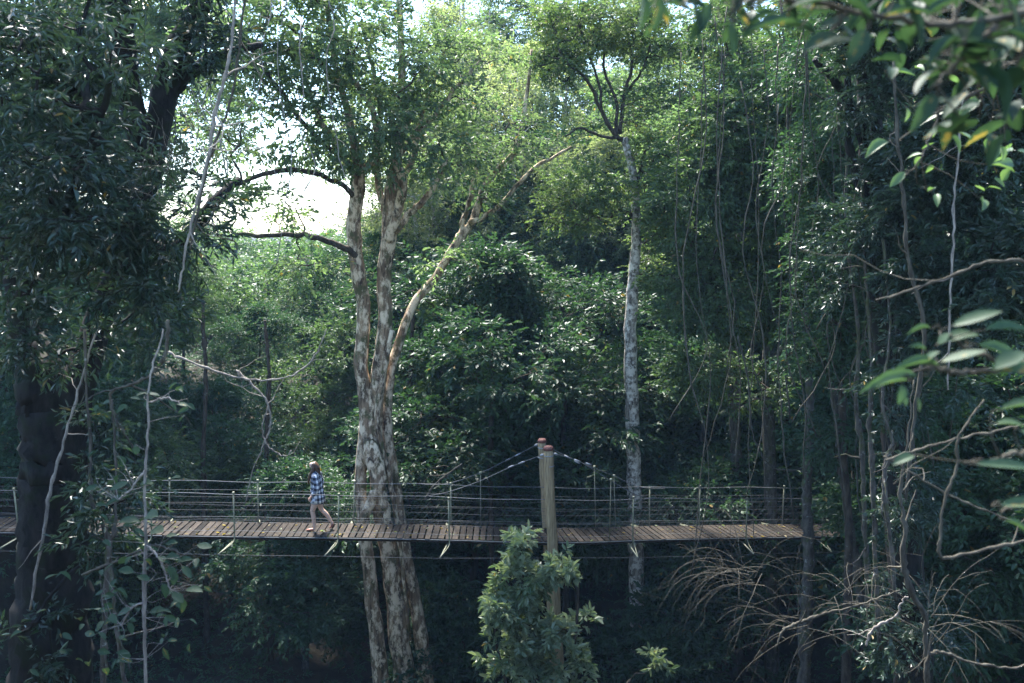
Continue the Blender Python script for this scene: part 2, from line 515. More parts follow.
# ------------------------------------------------------------------ trees
DN, DS = 1.7, 1.35
class Tree:
    def __init__(s, name, label, cat, loc, group=None):
        s.root = empty(name, loc, label, cat, group)
        s.o = np.asarray(loc, float)
        s.sk = []; s.sr = []
        s.C = []; s.Rr = []; s.out = []
    def trunk(s, pts, rad, mat, n=12, rough=0.12, name='trunk', skel=True):
        mb = MB(); mb.tube(pts, rad, n, rough)
        o = mb.build(name, mat, s.root, s.o)
        if skel:
            s.sk.append(np.asarray(pts)); s.sr.append(np.asarray(rad))
        return o
    def trunk_px(s, ctrl, mat, n=12, rough=0.12, name='trunk', seg=None, wob=0.0, skel=True):
        pts, rad = px_path(ctrl, seg, wob)
        return s.trunk(pts, rad, mat, n, rough, name, skel)
    def region(s, px, py, rx, ry, Y, dY, n, rad=0.7, shell=0.3):
        n = int(n * DN)
        c = at(px, py, Y); q = ms(px, py, Y)
        P = clump_points(c, (rx * q, dY, ry * q), n, shell)
        s.C.append(P); s.Rr.append(np.full(n, rad) * rng.uniform(0.75, 1.3, n))
        s.out.append(norm((P - c) / np.array([rx * q, dY, ry * q])))
    def blob(s, c, r, n, rad=0.7, shell=0.4):
        n = int(n * DN)
        P = clump_points(c, r, n, shell)
        s.C.append(P); s.Rr.append(np.full(n, rad) * rng.uniform(0.75, 1.3, n))
        s.out.append(norm((P - np.asarray(c)) / np.asarray(r)))
    def finish(s, leafmat, branchmat, leaf=0.1, width=0.50, sprays=12, nl=11, kind='mid', flat=0.6, up=0.2, droop=0.25, rmin=0.006, rmax=0.09, sag=0.0, kink=0.10, twigs=True, spread=1.0, jit=0.5):
        C = np.concatenate(s.C); Rr = np.concatenate(s.Rr); ou = np.concatenate(s.out)
        br = MB(); cr = MB()
        sk = np.concatenate(s.sk); sr = np.concatenate(s.sr)
        grow_branches(sk, sr, C, br, rmin, rmax, kink, sag)
        foliate(cr, br if twigs else None, C, Rr, int(sprays * DS), leaf, width, nl, kind, flat, up, ou, droop, spread=spread, jit=jit)
        br.build('branches', branchmat, s.root, s.o)
        cr.build('crown', leafmat, s.root, s.o)
        return s.root

# --- prototypes grown at the origin
def proto_tree(name, height, tr, z0, cr_r, nclump, rad, leafmat, bark, leaf, seed, sway=0.4, **kw):
    global rng
    rng = np.random.default_rng(seed)
    t = Tree(name, 'x', 'tree', (0, 0, 0))
    k = 14
    zz = np.linspace(-0.4, height * 0.95, k)
    pts = np.stack([sway * np.sin(zz / height * 2.3 + seed), sway * np.sin(zz / height * 3.1 + seed * 2), zz], -1)
    pts[:, :2] -= pts[1, :2]
    rads = tr * (1 - 0.85 * np.linspace(0, 1, k)) * (1 + 0.5 * np.exp(-np.linspace(0, 1, k) * 18))
    t.trunk(pts, rads, bark, 9)
    # crown: several lobes about the stem
    h = height - z0
    nl_ = max(4, nclump // 14)
    for i in range(nl_):
        f = (i + 0.5) / nl_
        zc = z0 + h * (0.10 + 0.82 * f)
        a = i * 2.4 + rng.uniform(-0.5, 0.5)
        rr = cr_r * math.sqrt(max(0.12, 1 - (2 * f - 0.85) ** 2 * 0.8))
        off = rr * rng.uniform(0.35, 0.75)
        st = np.array([np.interp(zc, zz, pts[:, 0]), np.interp(zc, zz, pts[:, 1])])
        t.blob((st[0] + off * math.cos(a), st[1] + off * math.sin(a), zc), (rr * 0.62, rr * 0.62, rr * 0.36), nclump // nl_, rad)
    return t.finish(leafmat, bark, leaf, **kw)

PR = {}
PR['under_a'] = proto_tree('understory_tree', 10.5, 0.14, 2.6, 3.2, 150, 0.75, M['deep'], M['bark_brown'], 0.135, 11, sprays=17, nl=9)
PR['under_b'] = proto_tree('understory_tree', 9.0, 0.12, 1.8, 2.8, 130, 0.75, M['mid'], M['bark_brown'], 0.13, 12, sprays=17, nl=9)
PR['under_c'] = proto_tree('understory_tree', 7.5, 0.10, 1.0, 2.6, 120, 0.7, M['deep'], M['bark_grey'], 0.15, 13, sprays=15, nl=8)
PR['tall_a'] = proto_tree('tall_tree', 23, 0.26, 10, 4.4, 150, 1.0, M['canopy'], M['bark_grey'], 0.19, 21, sway=0.8, sprays=12, nl=8)
PR['tall_b'] = proto_tree('tall_tree', 26, 0.30, 9, 4.8, 130, 1.05, M['pale'], M['bark_pale'], 0.20, 22, sway=0.9, sprays=9, nl=7)
PR['shrub_a'] = proto_tree('shrub', 2.4, 0.04, 0.2, 1.4, 40, 0.5, M['deep'], M['bark_brown'], 0.12, 31, sway=0.15, sprays=12, nl=11)
PR['shrub_b'] = proto_tree('shrub', 3.2, 0.05, 0.3, 1.5, 46, 0.55, M['mid'], M['bark_brown'], 0.13, 32, sway=0.2, sprays=12, nl=10)
used = set()

def plant(kind, px, Y, h, label, cat='tree', group=None, x=None):
    src = PR[kind]
    if kind in used: o = copy_tree(src)
    else: o = src; used.add(kind)
    b = base_at(px, Y)
    o.location = b
    o.rotation_euler = (0, 0, random.uniform(0, 6.28))
    zs = h; w = h * random.uniform(0.92, 1.1)
    o.scale = (w, w, zs)
    tag(o, label, cat, group)
    return o

rng = np.random.default_rng(99)
G1 = 'understory trees beyond the bridge'
for a in [
    ('under_a', 40, 27, 1.0, 'dark bushy tree beyond the bridge behind the black trunk at far left'),
    ('under_b', 150, 29, 1.0, 'bushy green tree behind the bridge rail at its left end'),
    ('under_a', 228, 32, .8, 'dense green tree behind the bridge between black trunk and walking woman'),
    ('under_c', 300, 27.5, 1.0, 'low dense tree directly behind the walking woman'),
    ('under_b', 345, 35, 1.15, 'green tree seen just left of the forked mottled trunk'),
    ('under_b', 448, 33, 1.1, 'bright leafy tree just right of the forked mottled trunk'),
    ('under_a', 505, 28.5, 1.36, 'broad dark bushy tree standing behind the timber poles'),
    ('under_c', 578, 31, 1.2, 'leafy tree between the timber poles and the slender pale trunk'),
    ('under_b', 690, 32, 1.0, 'dark leafy tree just right of the slender pale trunk'),
    ('under_a', 752, 30, 1.1, 'dark tree behind the right span of the bridge'),
    ('under_b', 470, 30.5, 1.45, 'tall bushy tree between the forked trunk and the timber poles'),
    ('under_c', 1005, 20.5, 1.2, 'dark leafy tree hiding the right end of the bridge'),
    ('under_a', 975, 20, 1.2, 'dark tree in the shade at the right edge'),
    ('under_c', 838, 28, 1.3, 'shaded tree behind the right end of the bridge'),
    ('under_a', 930, 27, 1.0, 'shaded tree behind the vine hung dark trunk on the right'),
]:
    plant(*a[:4], a[4], 'tree', G1)
G2 = 'tall trees behind the understory'
for a in [
    ('tall_a', 150, 38, 0.9, 'tall leafy tree behind the hanging foliage at upper left'),
    ('tall_b', 455, 44, 0.80, 'tall pale yellow green tree right behind the forked tree crown'),
    ('tall_b', 528, 40, 0.76, 'tall sunlit pale tree left of the umbrella shaped crown'),
    ('tall_b', 640, 52, 0.80, 'tall pale tree far behind the umbrella shaped crown'),
    ('tall_a', 705, 36, 0.78, 'tall leafy tree right of the umbrella shaped crown'),
    ('tall_a', 800, 34, 1.0, 'tall dense tree behind the curtain of vines on the right'),
    ('tall_a', 900, 31, 0.95, 'tall tree behind the vine hung dark trunk'),
]:
    plant(*a[:4], a[4], 'tree', G2)
MARKS = [(40, 'black left trunk'), (145, 'pale knotted sapling stem'), (316, 'walking woman'), (378, 'forked mottled trunk'), (548, 'timber poles'), (632, 'slender pale trunk'), (736, 'grey mottled trunk'), (808, 'slim trunk before the bridge'), (890, 'vine hung dark trunk')]
said = {}
def where(kind, px, Y):
    mx, mn = min(MARKS, key=lambda q: abs(q[0] - px))
    d = 'directly behind' if abs(px - mx) < 14 else ('behind and left of' if px < mx else 'behind and right of')
    base = f'{kind} {d} the {mn}'
    k = said.get(base, 0); said[base] = k + 1
    return base + ('', ', the one farther over', ', the last in line')[min(k, 2)]
G4 = 'distant trees closing the view between the nearer trunks'
for i, (px, Y, k_, h) in enumerate([(-40, 36, 'under_a', 1.2), (70, 40, 'under_a', 1.3), (190, 44, 'under_b', .75), (262, 41, 'under_a', .68), (330, 46, 'under_b', .72), (392, 40, 'under_a', 1.15), (430, 47, 'under_b', 1.35), (492, 42, 'under_a', 1.3), (556, 38, 'under_b', 1.4),
        (600, 44, 'under_a', 1.4), (640, 38, 'under_a', 1.3), (668, 46, 'under_b', 1.6), (726, 41, 'under_a', 1.5), (778, 45, 'under_b', 1.7), (820, 38, 'under_a', 1.4), (876, 42, 'under_a', 1.6), (940, 38, 'under_b', 1.5), (1010, 33, 'under_a', 1.3), (100, 32, 'under_c', 1.2), (395, 31, 'under_c', 1.1), (620, 33, 'under_c', 1.3), (715, 27, 'under_c', 1.0), (890, 33, 'under_b', 1.3), (985, 25, 'under_c', 1.4)]):
    plant(k_, px, Y, h, where('bushy background tree', px, Y), 'tree', G4)
for i, (px, Y, k_, h) in enumerate([(415, 38, 'tall_b', .66), (490, 50, 'tall_b', .76), (560, 47, 'tall_b', .72), (600, 37, 'tall_b', .64), (680, 44, 'tall_a', .82), (740, 42, 'tall_a', .85), (850, 40, 'tall_a', 1.05), (960, 34, 'tall_a', 1.0), (1030, 30, 'tall_a', .95), (60, 33, 'tall_a', .95), (120, 44, 'tall_a', .9), (350, 60, 'tall_b', .85), (440, 38, 'tall_b', .72), (470, 56, 'tall_b', .95), (545, 52, 'tall_a', .95), (655, 40, 'tall_a', .8), (505, 45, 'tall_a', .82)]):
    plant(k_, px, Y, h, where('tall pale leaved tree' if k_ == 'tall_b' else 'tall green tree', px, Y), 'tree', 'tall background trees')
G3 = 'shrubs on the gorge floor and banks'
for a in [
    ('shrub_a', 464, 25.2, 1.4, 'dark rounded shrub left of the pale bush below the bridge'),
    ('shrub_a', 215, 20.5, 1.0, 'feathery shaded shrub below the left span beside the leafy sapling'),
    ('shrub_a', 660, 24, 1.5, 'dim shrub at the foot of the slender pale trunk'),
    ('shrub_b', 745, 21.5, .7, 'shaded shrub beneath the tan twig tangle'),
    ('shrub_a', 830, 17, 1.3, 'shaded shrub beneath the right twig tangle'),
]:
    plant(*a[:4], a[4], 'shrub', G3)
for k in PR:
    if k not in used:
        for ch in list(PR[k].children): bpy.data.objects.remove(ch)
        bpy.data.objects.remove(PR[k])

# --- the forked mottled tree in the middle
rng = np.random.default_rng(1)
Y0 = 24.2
b = base_at(402, Y0)
t = Tree('forked_tree', 'thick mottled pale trunked tree forking into several stems behind the bridge', 'tree', b)
bs = 740
t.trunk_px([(422, 790, 13.57, Y0), (408, 700, 10.77, Y0), (396, 610, 9.58, Y0), (390, 560, 8.78, Y0), (381, 510, 8.13, Y0), (377, 465, 8.50, Y0), (374, 420, 7.92, Y0), (380, 365, 7.48, Y0), (385, 320, 7.04, Y0), (384, 275, 7.04, Y0), (389, 235, 7.48, Y0 - .2), (392, 190, 7.04, Y0 - .3), (399, 140, 4.40, Y0 - .5), (402, 60, 3.52, Y0 - .6), (396, -30, 2.20, Y0 - .8)], M['bark_mottled'], 18, 0.13, seg=70, wob=0.012)
t.trunk_px([(400, 790, 12.77, Y0 - .2), (385, 700, 8.78, Y0 - .2), (373, 610, 7.18, Y0 - .2), (368, 560, 6.78, Y0 - .2), (362, 510, 6.28, Y0 - .2), (361, 465, 5.91, Y0 - .1), (366, 410, 6.60, Y0), (361, 360, 7.04, Y0), (364, 310, 7.04, Y0), (357, 265, 7.48, Y0 - .2), (354, 220, 7.48, Y0 - .4), (359, 178, 7.04, Y0 - .6), (352, 130, 4.40, Y0 - .9), (335, 60, 3.08, Y0 - 1.2), (322, -30, 2.20, Y0 - 1.4)], M['bark_mottled'], 18, 0.13, seg=70, wob=0.012)
t.trunk_px([(450, 790, 11.17, Y0 + .2), (430, 700, 7.59, Y0 + .2), (418, 620, 6.78, Y0 + .2), (404, 545, 5.91, Y0 + .2), (396, 490, 5.54, Y0 + .25), (387, 430, 5.72, Y0 + .3), (390, 375, 5.28, Y0 + .4), (402, 335, 4.40, Y0 + .6), (413, 305, 4.14, Y0 + .8), (436, 278, 4.05, Y0 + 1), (453, 247, 3.70, Y0 + 1.1), (472, 222, 3.70, Y0 + 1.2), (487, 182, 3.17, Y0 + 1.3), (514, 152, 2.82, Y0 + 1.4), (524, 112, 2.11, Y0 + 1.5), (532, 50, 1.41, Y0 + 1.6)], M['bark_mottled'], 14, 0.12, seg=70, wob=0.012)
# twisted strands that embrace the stems at deck height
t.trunk_px([(362, 520, 4, Y0 - .45), (372, 500, 5, Y0 - .5), (380, 480, 6, Y0 - .5), (376, 455, 5, Y0 - .45), (370, 440, 4, Y0 - .3)], M['bark_mottled'], 10, 0.3, name='aerial_root', seg=24, wob=0.015, skel=False)
t.trunk_px([(388, 525, 4, Y0 - .42), (384, 500, 5, Y0 - .48), (376, 478, 5, Y0 - .5), (368, 455, 4, Y0 - .4), (366, 438, 3, Y0 - .2)], M['bark_mottled'], 10, 0.3, name='aerial_root', seg=24, wob=0.015, skel=False)
t.trunk_px([(392, 330, 2.6, Y0 - .2), (384, 372, 3, Y0 - .28), (377, 420, 3, Y0 - .3), (388, 470, 2.6, Y0 - .3), (400, 545, 2.4, Y0 - .2), (410, 640, 2, Y0)], M['bark_mottled'], 8, 0.15, name='strangler_stem', seg=30, wob=0.012, skel=False)
limbs = [
    [(358, 256, 3.6, Y0 - .3), (340, 246, 3.2, Y0 - .8), (318, 238, 2.8, Y0 - 1.2), (292, 234, 2.4, Y0 - 1.5), (258, 236, 2, Y0 - 1.8), (222, 232, 1.2, Y0 - 2)],
    [(358, 200, 3.2, Y0 - .5), (338, 182, 2.6, Y0 - 1), (300, 170, 2.8, Y0 - 1.5), (266, 174, 2.4, Y0 - 2), (238, 184, 2, Y0 - 2.2), (210, 186, 1.2, Y0 - 2.4)],
    [(358, 176, 3.4, Y0 - .7), (344, 160, 2.8, Y0 - .9), (318, 138, 2.4, Y0 - 1.2), (290, 105, 2.6, Y0 - 1.5), (262, 66, 3, Y0 - 1.7), (246, 40, 2, Y0 - 1.8)],
    [(340, 90, 4, Y0 - 1.0), (318, 60, 3.4, Y0 - 1.2), (280, 52, 3, Y0 - 1.6), (238, 48, 2, Y0 - 2)],
    [(388, 240, 6, Y0 - .3), (398, 212, 5, Y0 - .6), (402, 180, 5, Y0 - .9), (396, 150, 4, Y0 - 1.2), (410, 118, 3, Y0 - 1.4)],
    [(394, 232, 4, Y0 - .3), (412, 212, 3.4, Y0 - .5), (432, 190, 3, Y0 - .8), (446, 160, 2.4, Y0 - 1)],
    [(360, 178, 5, Y0 - .5), (376, 150, 4, Y0 - .9), (372, 110, 3, Y0 - 1.2), (350, 76, 2.4, Y0 - 1.5)],
    [(392, 160, 4, Y0 - .2), (420, 130, 3, Y0 - .4), (450, 96, 2.4, Y0 - .6), (480, 60, 1.6, Y0 - .6)],
    [(362, 190, 4, Y0 - .4), (340, 150, 3, Y0 - .6), (316, 110, 2.4, Y0 - .9), (300, 60, 1.6, Y0 - 1)],
    [(390, 200, 4, Y0 - .2), (412, 160, 3, Y0 - .2), (424, 110, 2.4, Y0 - .2), (446, 50, 1.6, Y0 - .2)],
    [(386, 215, 4, Y0 - .2), (376, 170, 3.2, Y0 - .4), (380, 110, 2.4, Y0 - .5), (366, 40, 1.6, Y0 - .6)],
    [(470, 224, 3, Y0 + 1.1), (500, 205, 2.4, Y0 + 1.2), (530, 172, 2, Y0 + 1.4), (572, 147, 1.2, Y0 + 1.8)],
    [(455, 248, 3, Y0 + 1.1), (470, 200, 2.4, Y0 + 1.1), (478, 160, 1.8, Y0 + 1)],
]
for i_, lb in enumerate(limbs):
    t.trunk_px(lb, M['bark_mottled'] if i_ in (4, 5, 6, 7, 8, 9, 10, 11, 12) else M['bark_brown'], 8, 0.12, name='limb', seg=26, wob=0.02)
DN = 0.72
for a in [(240, 40, 50, 50, 22, 1.6, 26), (235, 125, 40, 40, 22, 1.4, 20), (285, 20, 50, 40, 22, 1.6, 26), (478, 205, 22, 20, 24.6, .8, 8), (520, 140, 22, 26, 25, .8, 10), (450, 265, 16, 12, 24.4, .6, 5), (330, 40, 70, 50, 22.6, 2.2, 70), (405, 60, 60, 55, 23, 2.2, 80), (300, 125, 60, 32, 22.4, 1.6, 36), (420, 150, 55, 40, 23.2, 1.8, 50),
          (360, 120, 55, 45, 22.6, 1.8, 55), (250, 70, 50, 45, 22.2, 1.6, 34), (470, 75, 40, 50, 24.5, 1.6, 36), (262, 205, 46, 18, 22.3, 1.2, 18),
          (345, -60, 120, 60, 22.6, 3.0, 90), (480, 150, 30, 50, 25.2, 1.2, 20), (310, 262, 40, 14, 22.6, 1.0, 8)]:
    t.region(*a, rad=0.62)
DN = 1.7
t.finish(M['canopy'], M['bark_brown'], 0.135, 0.48, sprays=9, nl=7, rmin=0.007, up=0.1, kink=0.14)

# --- slender pale tree with the umbrella shaped crown
rng = np.random.default_rng(2)
Y1 = 26.0
t = Tree('umbrella_tree', 'slender pale lichen spotted trunk with open umbrella shaped crown', 'tree', base_at(640, Y1))
t.trunk_px([(640, 720, 9, Y1), (638, 640, 8, Y1), (636, 560, 7.8, Y1), (634, 470, 7.4, Y1), (632, 400, 7, Y1), (630, 330, 6.6, Y1), (636, 240, 5.2, Y1), (634, 180, 4.4, Y1), (624, 138, 3.6, Y1)], M['bark_pale'], 12, 0.1, seg=60, wob=0.012)
for lb in [
    [(624, 140, 3.4, Y1), (616, 136, 3, Y1 - .1), (602, 112, 2.8, Y1 - .3), (590, 84, 2.3, Y1 - .6), (566, 62, 1.8, Y1 - .9), (548, 56, 1.2, Y1 - 1)],
    [(602, 112, 2.2, Y1 - .3), (598, 80, 1.9, Y1 - .4), (586, 48, 1.5, Y1 - .4), (578, 22, 1, Y1 - .5)],
    [(616, 136, 2.6, Y1 - .1), (616, 100, 2.2, Y1), (604, 70, 1.8, Y1 + .1), (608, 34, 1.4, Y1 + .2), (612, 10, 1, Y1 + .2)],
    [(620, 134, 3, Y1), (624, 96, 2.6, Y1 + .2), (632, 64, 2, Y1 + .4), (626, 30, 1.4, Y1 + .6)],
    [(624, 96, 2, Y1 + .2), (642, 70, 1.7, Y1), (652, 40, 1.2, Y1 - .3)],
    [(628, 140, 2.4, Y1), (600, 136, 2, Y1 - .4), (580, 128, 1.6, Y1 - .8), (566, 136, 1, Y1 - 1)],
    [(634, 215, 2.6, Y1), (618, 210, 2.2, Y1 - .3), (606, 222, 1.9, Y1 - .5), (592, 214, 1.4, Y1 - .8)],
    [(634, 200, 2.6, Y1), (640, 170, 2.2, Y1 - .2), (646, 150, 1.6, Y1 - .4)],
]:
    t.trunk_px([(a_, b_, c_ * .75, d_) for a_, b_, c_, d_ in lb], M['bark_brown'], 7, 0.1, name='limb', seg=22, wob=0.012)
for a in [(602, 20, 72, 20, Y1, 2.2, 62), (556, 62, 26, 20, Y1 - .8, 1.2, 18), (656, 36, 34, 28, Y1 - .2, 1.4, 24), (572, 34, 36, 20, Y1 - .5, 1.4, 18)]:
    t.region(*a, rad=0.5)
for a in [(590, 188, 44, 20, Y1 - .8, 1.4, 26), (572, 212, 34, 24, Y1 - .8, 1.2, 16), (655, 180, 26, 50, Y1 - .2, 1.2, 30), (640, 110, 14, 24, Y1, .7, 8), (665, 250, 22, 40, Y1 + .2, 1.0, 18)]:
    t.region(*a, rad=0.5)
t.finish(M['lime'], M['bark_brown'], 0.10, 0.5, sprays=10, nl=8, rmin=0.006, flat=0.5)

# --- the big black tree at the left
rng = np.random.default_rng(3)
Y2 = 12.0
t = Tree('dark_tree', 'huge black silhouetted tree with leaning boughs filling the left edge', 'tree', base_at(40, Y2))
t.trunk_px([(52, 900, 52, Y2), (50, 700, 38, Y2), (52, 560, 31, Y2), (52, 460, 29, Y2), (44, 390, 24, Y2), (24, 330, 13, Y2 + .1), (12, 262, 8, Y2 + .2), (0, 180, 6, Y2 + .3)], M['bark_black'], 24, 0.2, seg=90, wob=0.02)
t.trunk_px([(58, 470, 24, Y2), (74, 400, 18, Y2), (96, 330, 14, Y2 + .3), (128, 240, 12, Y2 + .5), (150, 165, 12, Y2 + .6), (164, 95, 13, Y2 + .7), (178, 50, 13, Y2 + .8), (204, -5, 10, Y2 + .9), (226, -60, 8, Y2 + 1)], M['bark_black'], 14, 0.1, name='limb', seg=40, wob=0.01)
t.trunk_px([(150, 170, 11, Y2 + .6), (132, 110, 12, Y2 + .4), (124, 60, 13, Y2 + .3), (118, 0, 12, Y2 + .2), (108, -60, 10, Y2 + .1)], M['bark_black'], 14, 0.1, name='limb', seg=24, wob=0.01)
t.trunk_px([(160, 110, 8, Y2 + .7), (190, 72, 7, Y2 + .9), (226, 52, 5, Y2 + 1.2), (262, 44, 3, Y2 + 1.5)], M['bark_black'], 10, 0.1, name='limb', seg=20, wob=0.01)
t.trunk_px([(128, 240, 8, Y2 + .5), (176, 248, 7, Y2 + .6), (212, 205, 6, Y2 + .8), (240, 178, 3, Y2 + 1.1)], M['bark_black'], 10, 0.1, name='limb', seg=20, wob=0.01)
t.trunk_px([(20, 300, 8, Y2), (60, 220, 6, Y2 - 1), (90, 150, 4, Y2 - 2), (110, 80, 3, Y2 - 2.6)], M['bark_black'], 10, 0.1, name='limb', seg=20, wob=0.01)
DN = 1.0
for a in [(40, 100, 95, 34, 10, 1.3, 36), (70, 160, 80, 22, 9.8, 1.2, 30), (90, 215, 66, 22, 9.8, 1.1, 28), (30, 230, 60, 28, 10, 1.0, 20), (25, 20, 80, 34, 10.4, 1.2, 26), (120, 275, 44, 26, 10.6, .8, 18), (60, 50, 100, 20, 9.6, 1, 18), (112, 500, 26, 34, 10.8, .4, 13), (96, 540, 14, 20, 10.9, .3, 5), (14, 285, 24, 26, 11, .5, 9), (36, 340, 34, 24, 11.2, .5, 10),
          (215, 52, 34, 26, 12.6, .7, 10), (212, 205, 26, 28, 12.5, .6, 9), (178, 40, 24, 40, 12.2, .6, 7), (150, 320, 30, 36, 11, .7, 12), (84, 340, 24, 36, 11, .4, 7), (90, 440, 8, 50, 11.3, .3, 4), (40, 640, 40, 40, 11, .4, 7), (175, 230, 30, 50, 10.8, .6, 12), (60, -70, 160, 60, 11, 2.5, 50), (-60, 120, 60, 160, 10.5, 1.6, 40), (190, -50, 70, 40, 12.5, 1.4, 20)]:
    t.region(*a, rad=0.36)
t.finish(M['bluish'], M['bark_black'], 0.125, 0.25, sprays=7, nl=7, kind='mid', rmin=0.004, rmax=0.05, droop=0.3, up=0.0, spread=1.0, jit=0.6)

DN = 1.7
# --- vine hung dark tree at the right
rng = np.random.default_rng(4)
Y3 = 15.0
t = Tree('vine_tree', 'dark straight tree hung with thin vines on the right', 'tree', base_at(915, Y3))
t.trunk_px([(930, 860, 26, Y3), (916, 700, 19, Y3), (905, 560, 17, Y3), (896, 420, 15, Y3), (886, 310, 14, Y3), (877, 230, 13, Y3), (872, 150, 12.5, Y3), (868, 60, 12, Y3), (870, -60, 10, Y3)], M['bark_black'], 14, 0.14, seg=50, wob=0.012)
t.trunk_px([(874, 170, 6, Y3), (852, 110, 5, Y3 - .1), (838, 84, 4, Y3 - .3), (815, 60, 2.5, Y3 - .5)], M['bark_black'], 9, 0.1, name='limb', seg=18, wob=0.01)
t.trunk_px([(880, 250, 6, Y3), (850, 150, 4.5, Y3 - .2), (848, 85, 3.5, Y3 - .3), (836, 0, 2, Y3 - .3)], M['bark_black'], 9, 0.1, name='limb', seg=18, wob=0.01)
t.trunk_px([(872, 120, 6, Y3), (910, 60, 4.5, Y3 - .8), (960, 20, 3, Y3 - 1.4), (1000, 0, 2, Y3 - 1.8)], M['bark_black'], 9, 0.1, name='limb', seg=18, wob=0.01)
t.trunk_px([(882, 280, 6, Y3), (930, 220, 4.5, Y3 - .8), (980, 180, 3, Y3 - 1.4), (1030, 170, 2, Y3 - 1.8)], M['bark_black'], 9, 0.1, name='limb', seg=18, wob=0.01)
for a in [(880, 190, 26, 60, 14.2, .5, 8), (895, 360, 24, 70, 14.2, .5, 9), (905, 500, 20, 50, 14.2, .4, 6), (905, 620, 30, 50, 14.2, .5, 8), (868, 90, 26, 40, 14.2, .6, 8), (850, 250, 26, 50, 15, .6, 10), (965, 150, 55, 60, 13, 1.2, 40), (1000, 60, 50, 60, 12.4, 1.2, 30), (1000, 270, 45, 60, 12.6, 1.2, 26), (915, 230, 40, 60, 13.6, .9, 22), (900, 10, 60, 36, 13.6, 1.4, 24),
          (930, -60, 120, 50, 13, 2.2, 40), (960, 330, 40, 60, 13.4, .9, 16), (1070, 150, 40, 160, 12.5, 1.5, 34)]:
    t.region(*a, rad=0.42)
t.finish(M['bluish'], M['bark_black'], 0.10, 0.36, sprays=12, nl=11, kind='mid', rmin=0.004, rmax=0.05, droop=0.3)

# --- leafy mass at right of centre
rng = np.random.default_rng(5)
Y4 = 22.5
t = Tree('leafy_tree', 'broad leafy tree with hanging foliage right of the slender pale trunk', 'tree', base_at(770, Y4 + 3.5))
t.trunk_px([(772, 760, 8, Y4 + 3.5), (770, 480, 6, Y4 + 3.5), (768, 380, 5.5, Y4 + 3.3), (772, 250, 5, Y4 + 2.6), (764, 150, 4, Y4 + 2), (766, 40, 3, Y4 + 1.5)], M['bark_grey'], 10, 0.12, seg=40, wob=0.012)
for lb in [[(770, 330, 4, Y4 + 3), (730, 280, 3, Y4 + 1.5), (690, 250, 2, Y4 + .5)], [(771, 270, 4, Y4 + 2.6), (800, 220, 3, Y4 + 1.2), (830, 190, 2, Y4)], [(766, 170, 3.4, Y4 + 2), (730, 120, 2.4, Y4 + .8), (700, 90, 1.6, Y4)],
           [(769, 360, 3.6, Y4 + 3.2), (800, 340, 2.6, Y4 + 1.5), (836, 335, 1.8, Y4)]]:
    t.trunk_px(lb, M['bark_grey'], 8, 0.1, name='limb', seg=18, wob=0.015)
for a in [(745, 130, 62, 60, Y4, 2.0, 80), (700, 200, 45, 60, Y4 + .5, 1.6, 50), (790, 220, 55, 55, Y4, 1.8, 60), (740, 290, 70, 45, Y4 + .5, 1.6, 60), (820, 310, 45, 55, Y4, 1.3, 36),
          (680, 290, 34, 45, Y4 + 1, 1.2, 26), (760, 30, 80, 40, Y4 + .5, 1.8, 50), (820, 130, 40, 60, Y4 - 1, 1.4, 34), (850, 230, 40, 70, Y4 - 2, 1.2, 36), (850, 400, 40, 40, Y4 - 1, 1.2, 22), (700, 370, 30, 26, Y4 + 1.5, 1.0, 14), (745, 385, 34, 24, Y4 + 1.5, 1.0, 14)]:
    t.region(*a, rad=0.5)
t.finish(M['mid'], M['bark_brown'], 0.125, 0.5, sprays=10, nl=8, rmin=0.006, droop=0.35)

t = Tree('curtain_tree', 'dark small leaved tree draping a tall curtain of foliage behind the lianas at right', 'tree', base_at(845, 18.2))
t.trunk_px([(846, 700, 5, 18.2), (848, 520, 4, 18.2), (842, 380, 3.4, 18.2), (846, 240, 3, 18.1), (840, 110, 2.4, 18), (846, 0, 1.6, 18)], M['bark_brown'], 9, 0.12, seg=40, wob=0.015)
for a in [(830, 60, 50, 50, 18, 1.2, 30), (860, 150, 50, 50, 17.6, 1.2, 34), (815, 180, 34, 60, 18.2, 1.0, 26), (850, 260, 55, 45, 17.8, 1.2, 34), (815, 330, 34, 44, 18.4, 1.0, 18), (870, 350, 44, 44, 17.4, 1.0, 24), (840, 440, 40, 26, 18.6, .8, 10), (905, 280, 36, 60, 16.8, 1.0, 24), (920, 420, 34, 50, 16.5, .9, 16)]:
    t.region(*a, rad=0.45)
t.finish(M['deep'], M['bark_brown'], 0.10, 0.45, sprays=11, nl=8, rmin=0.005, droop=0.45)

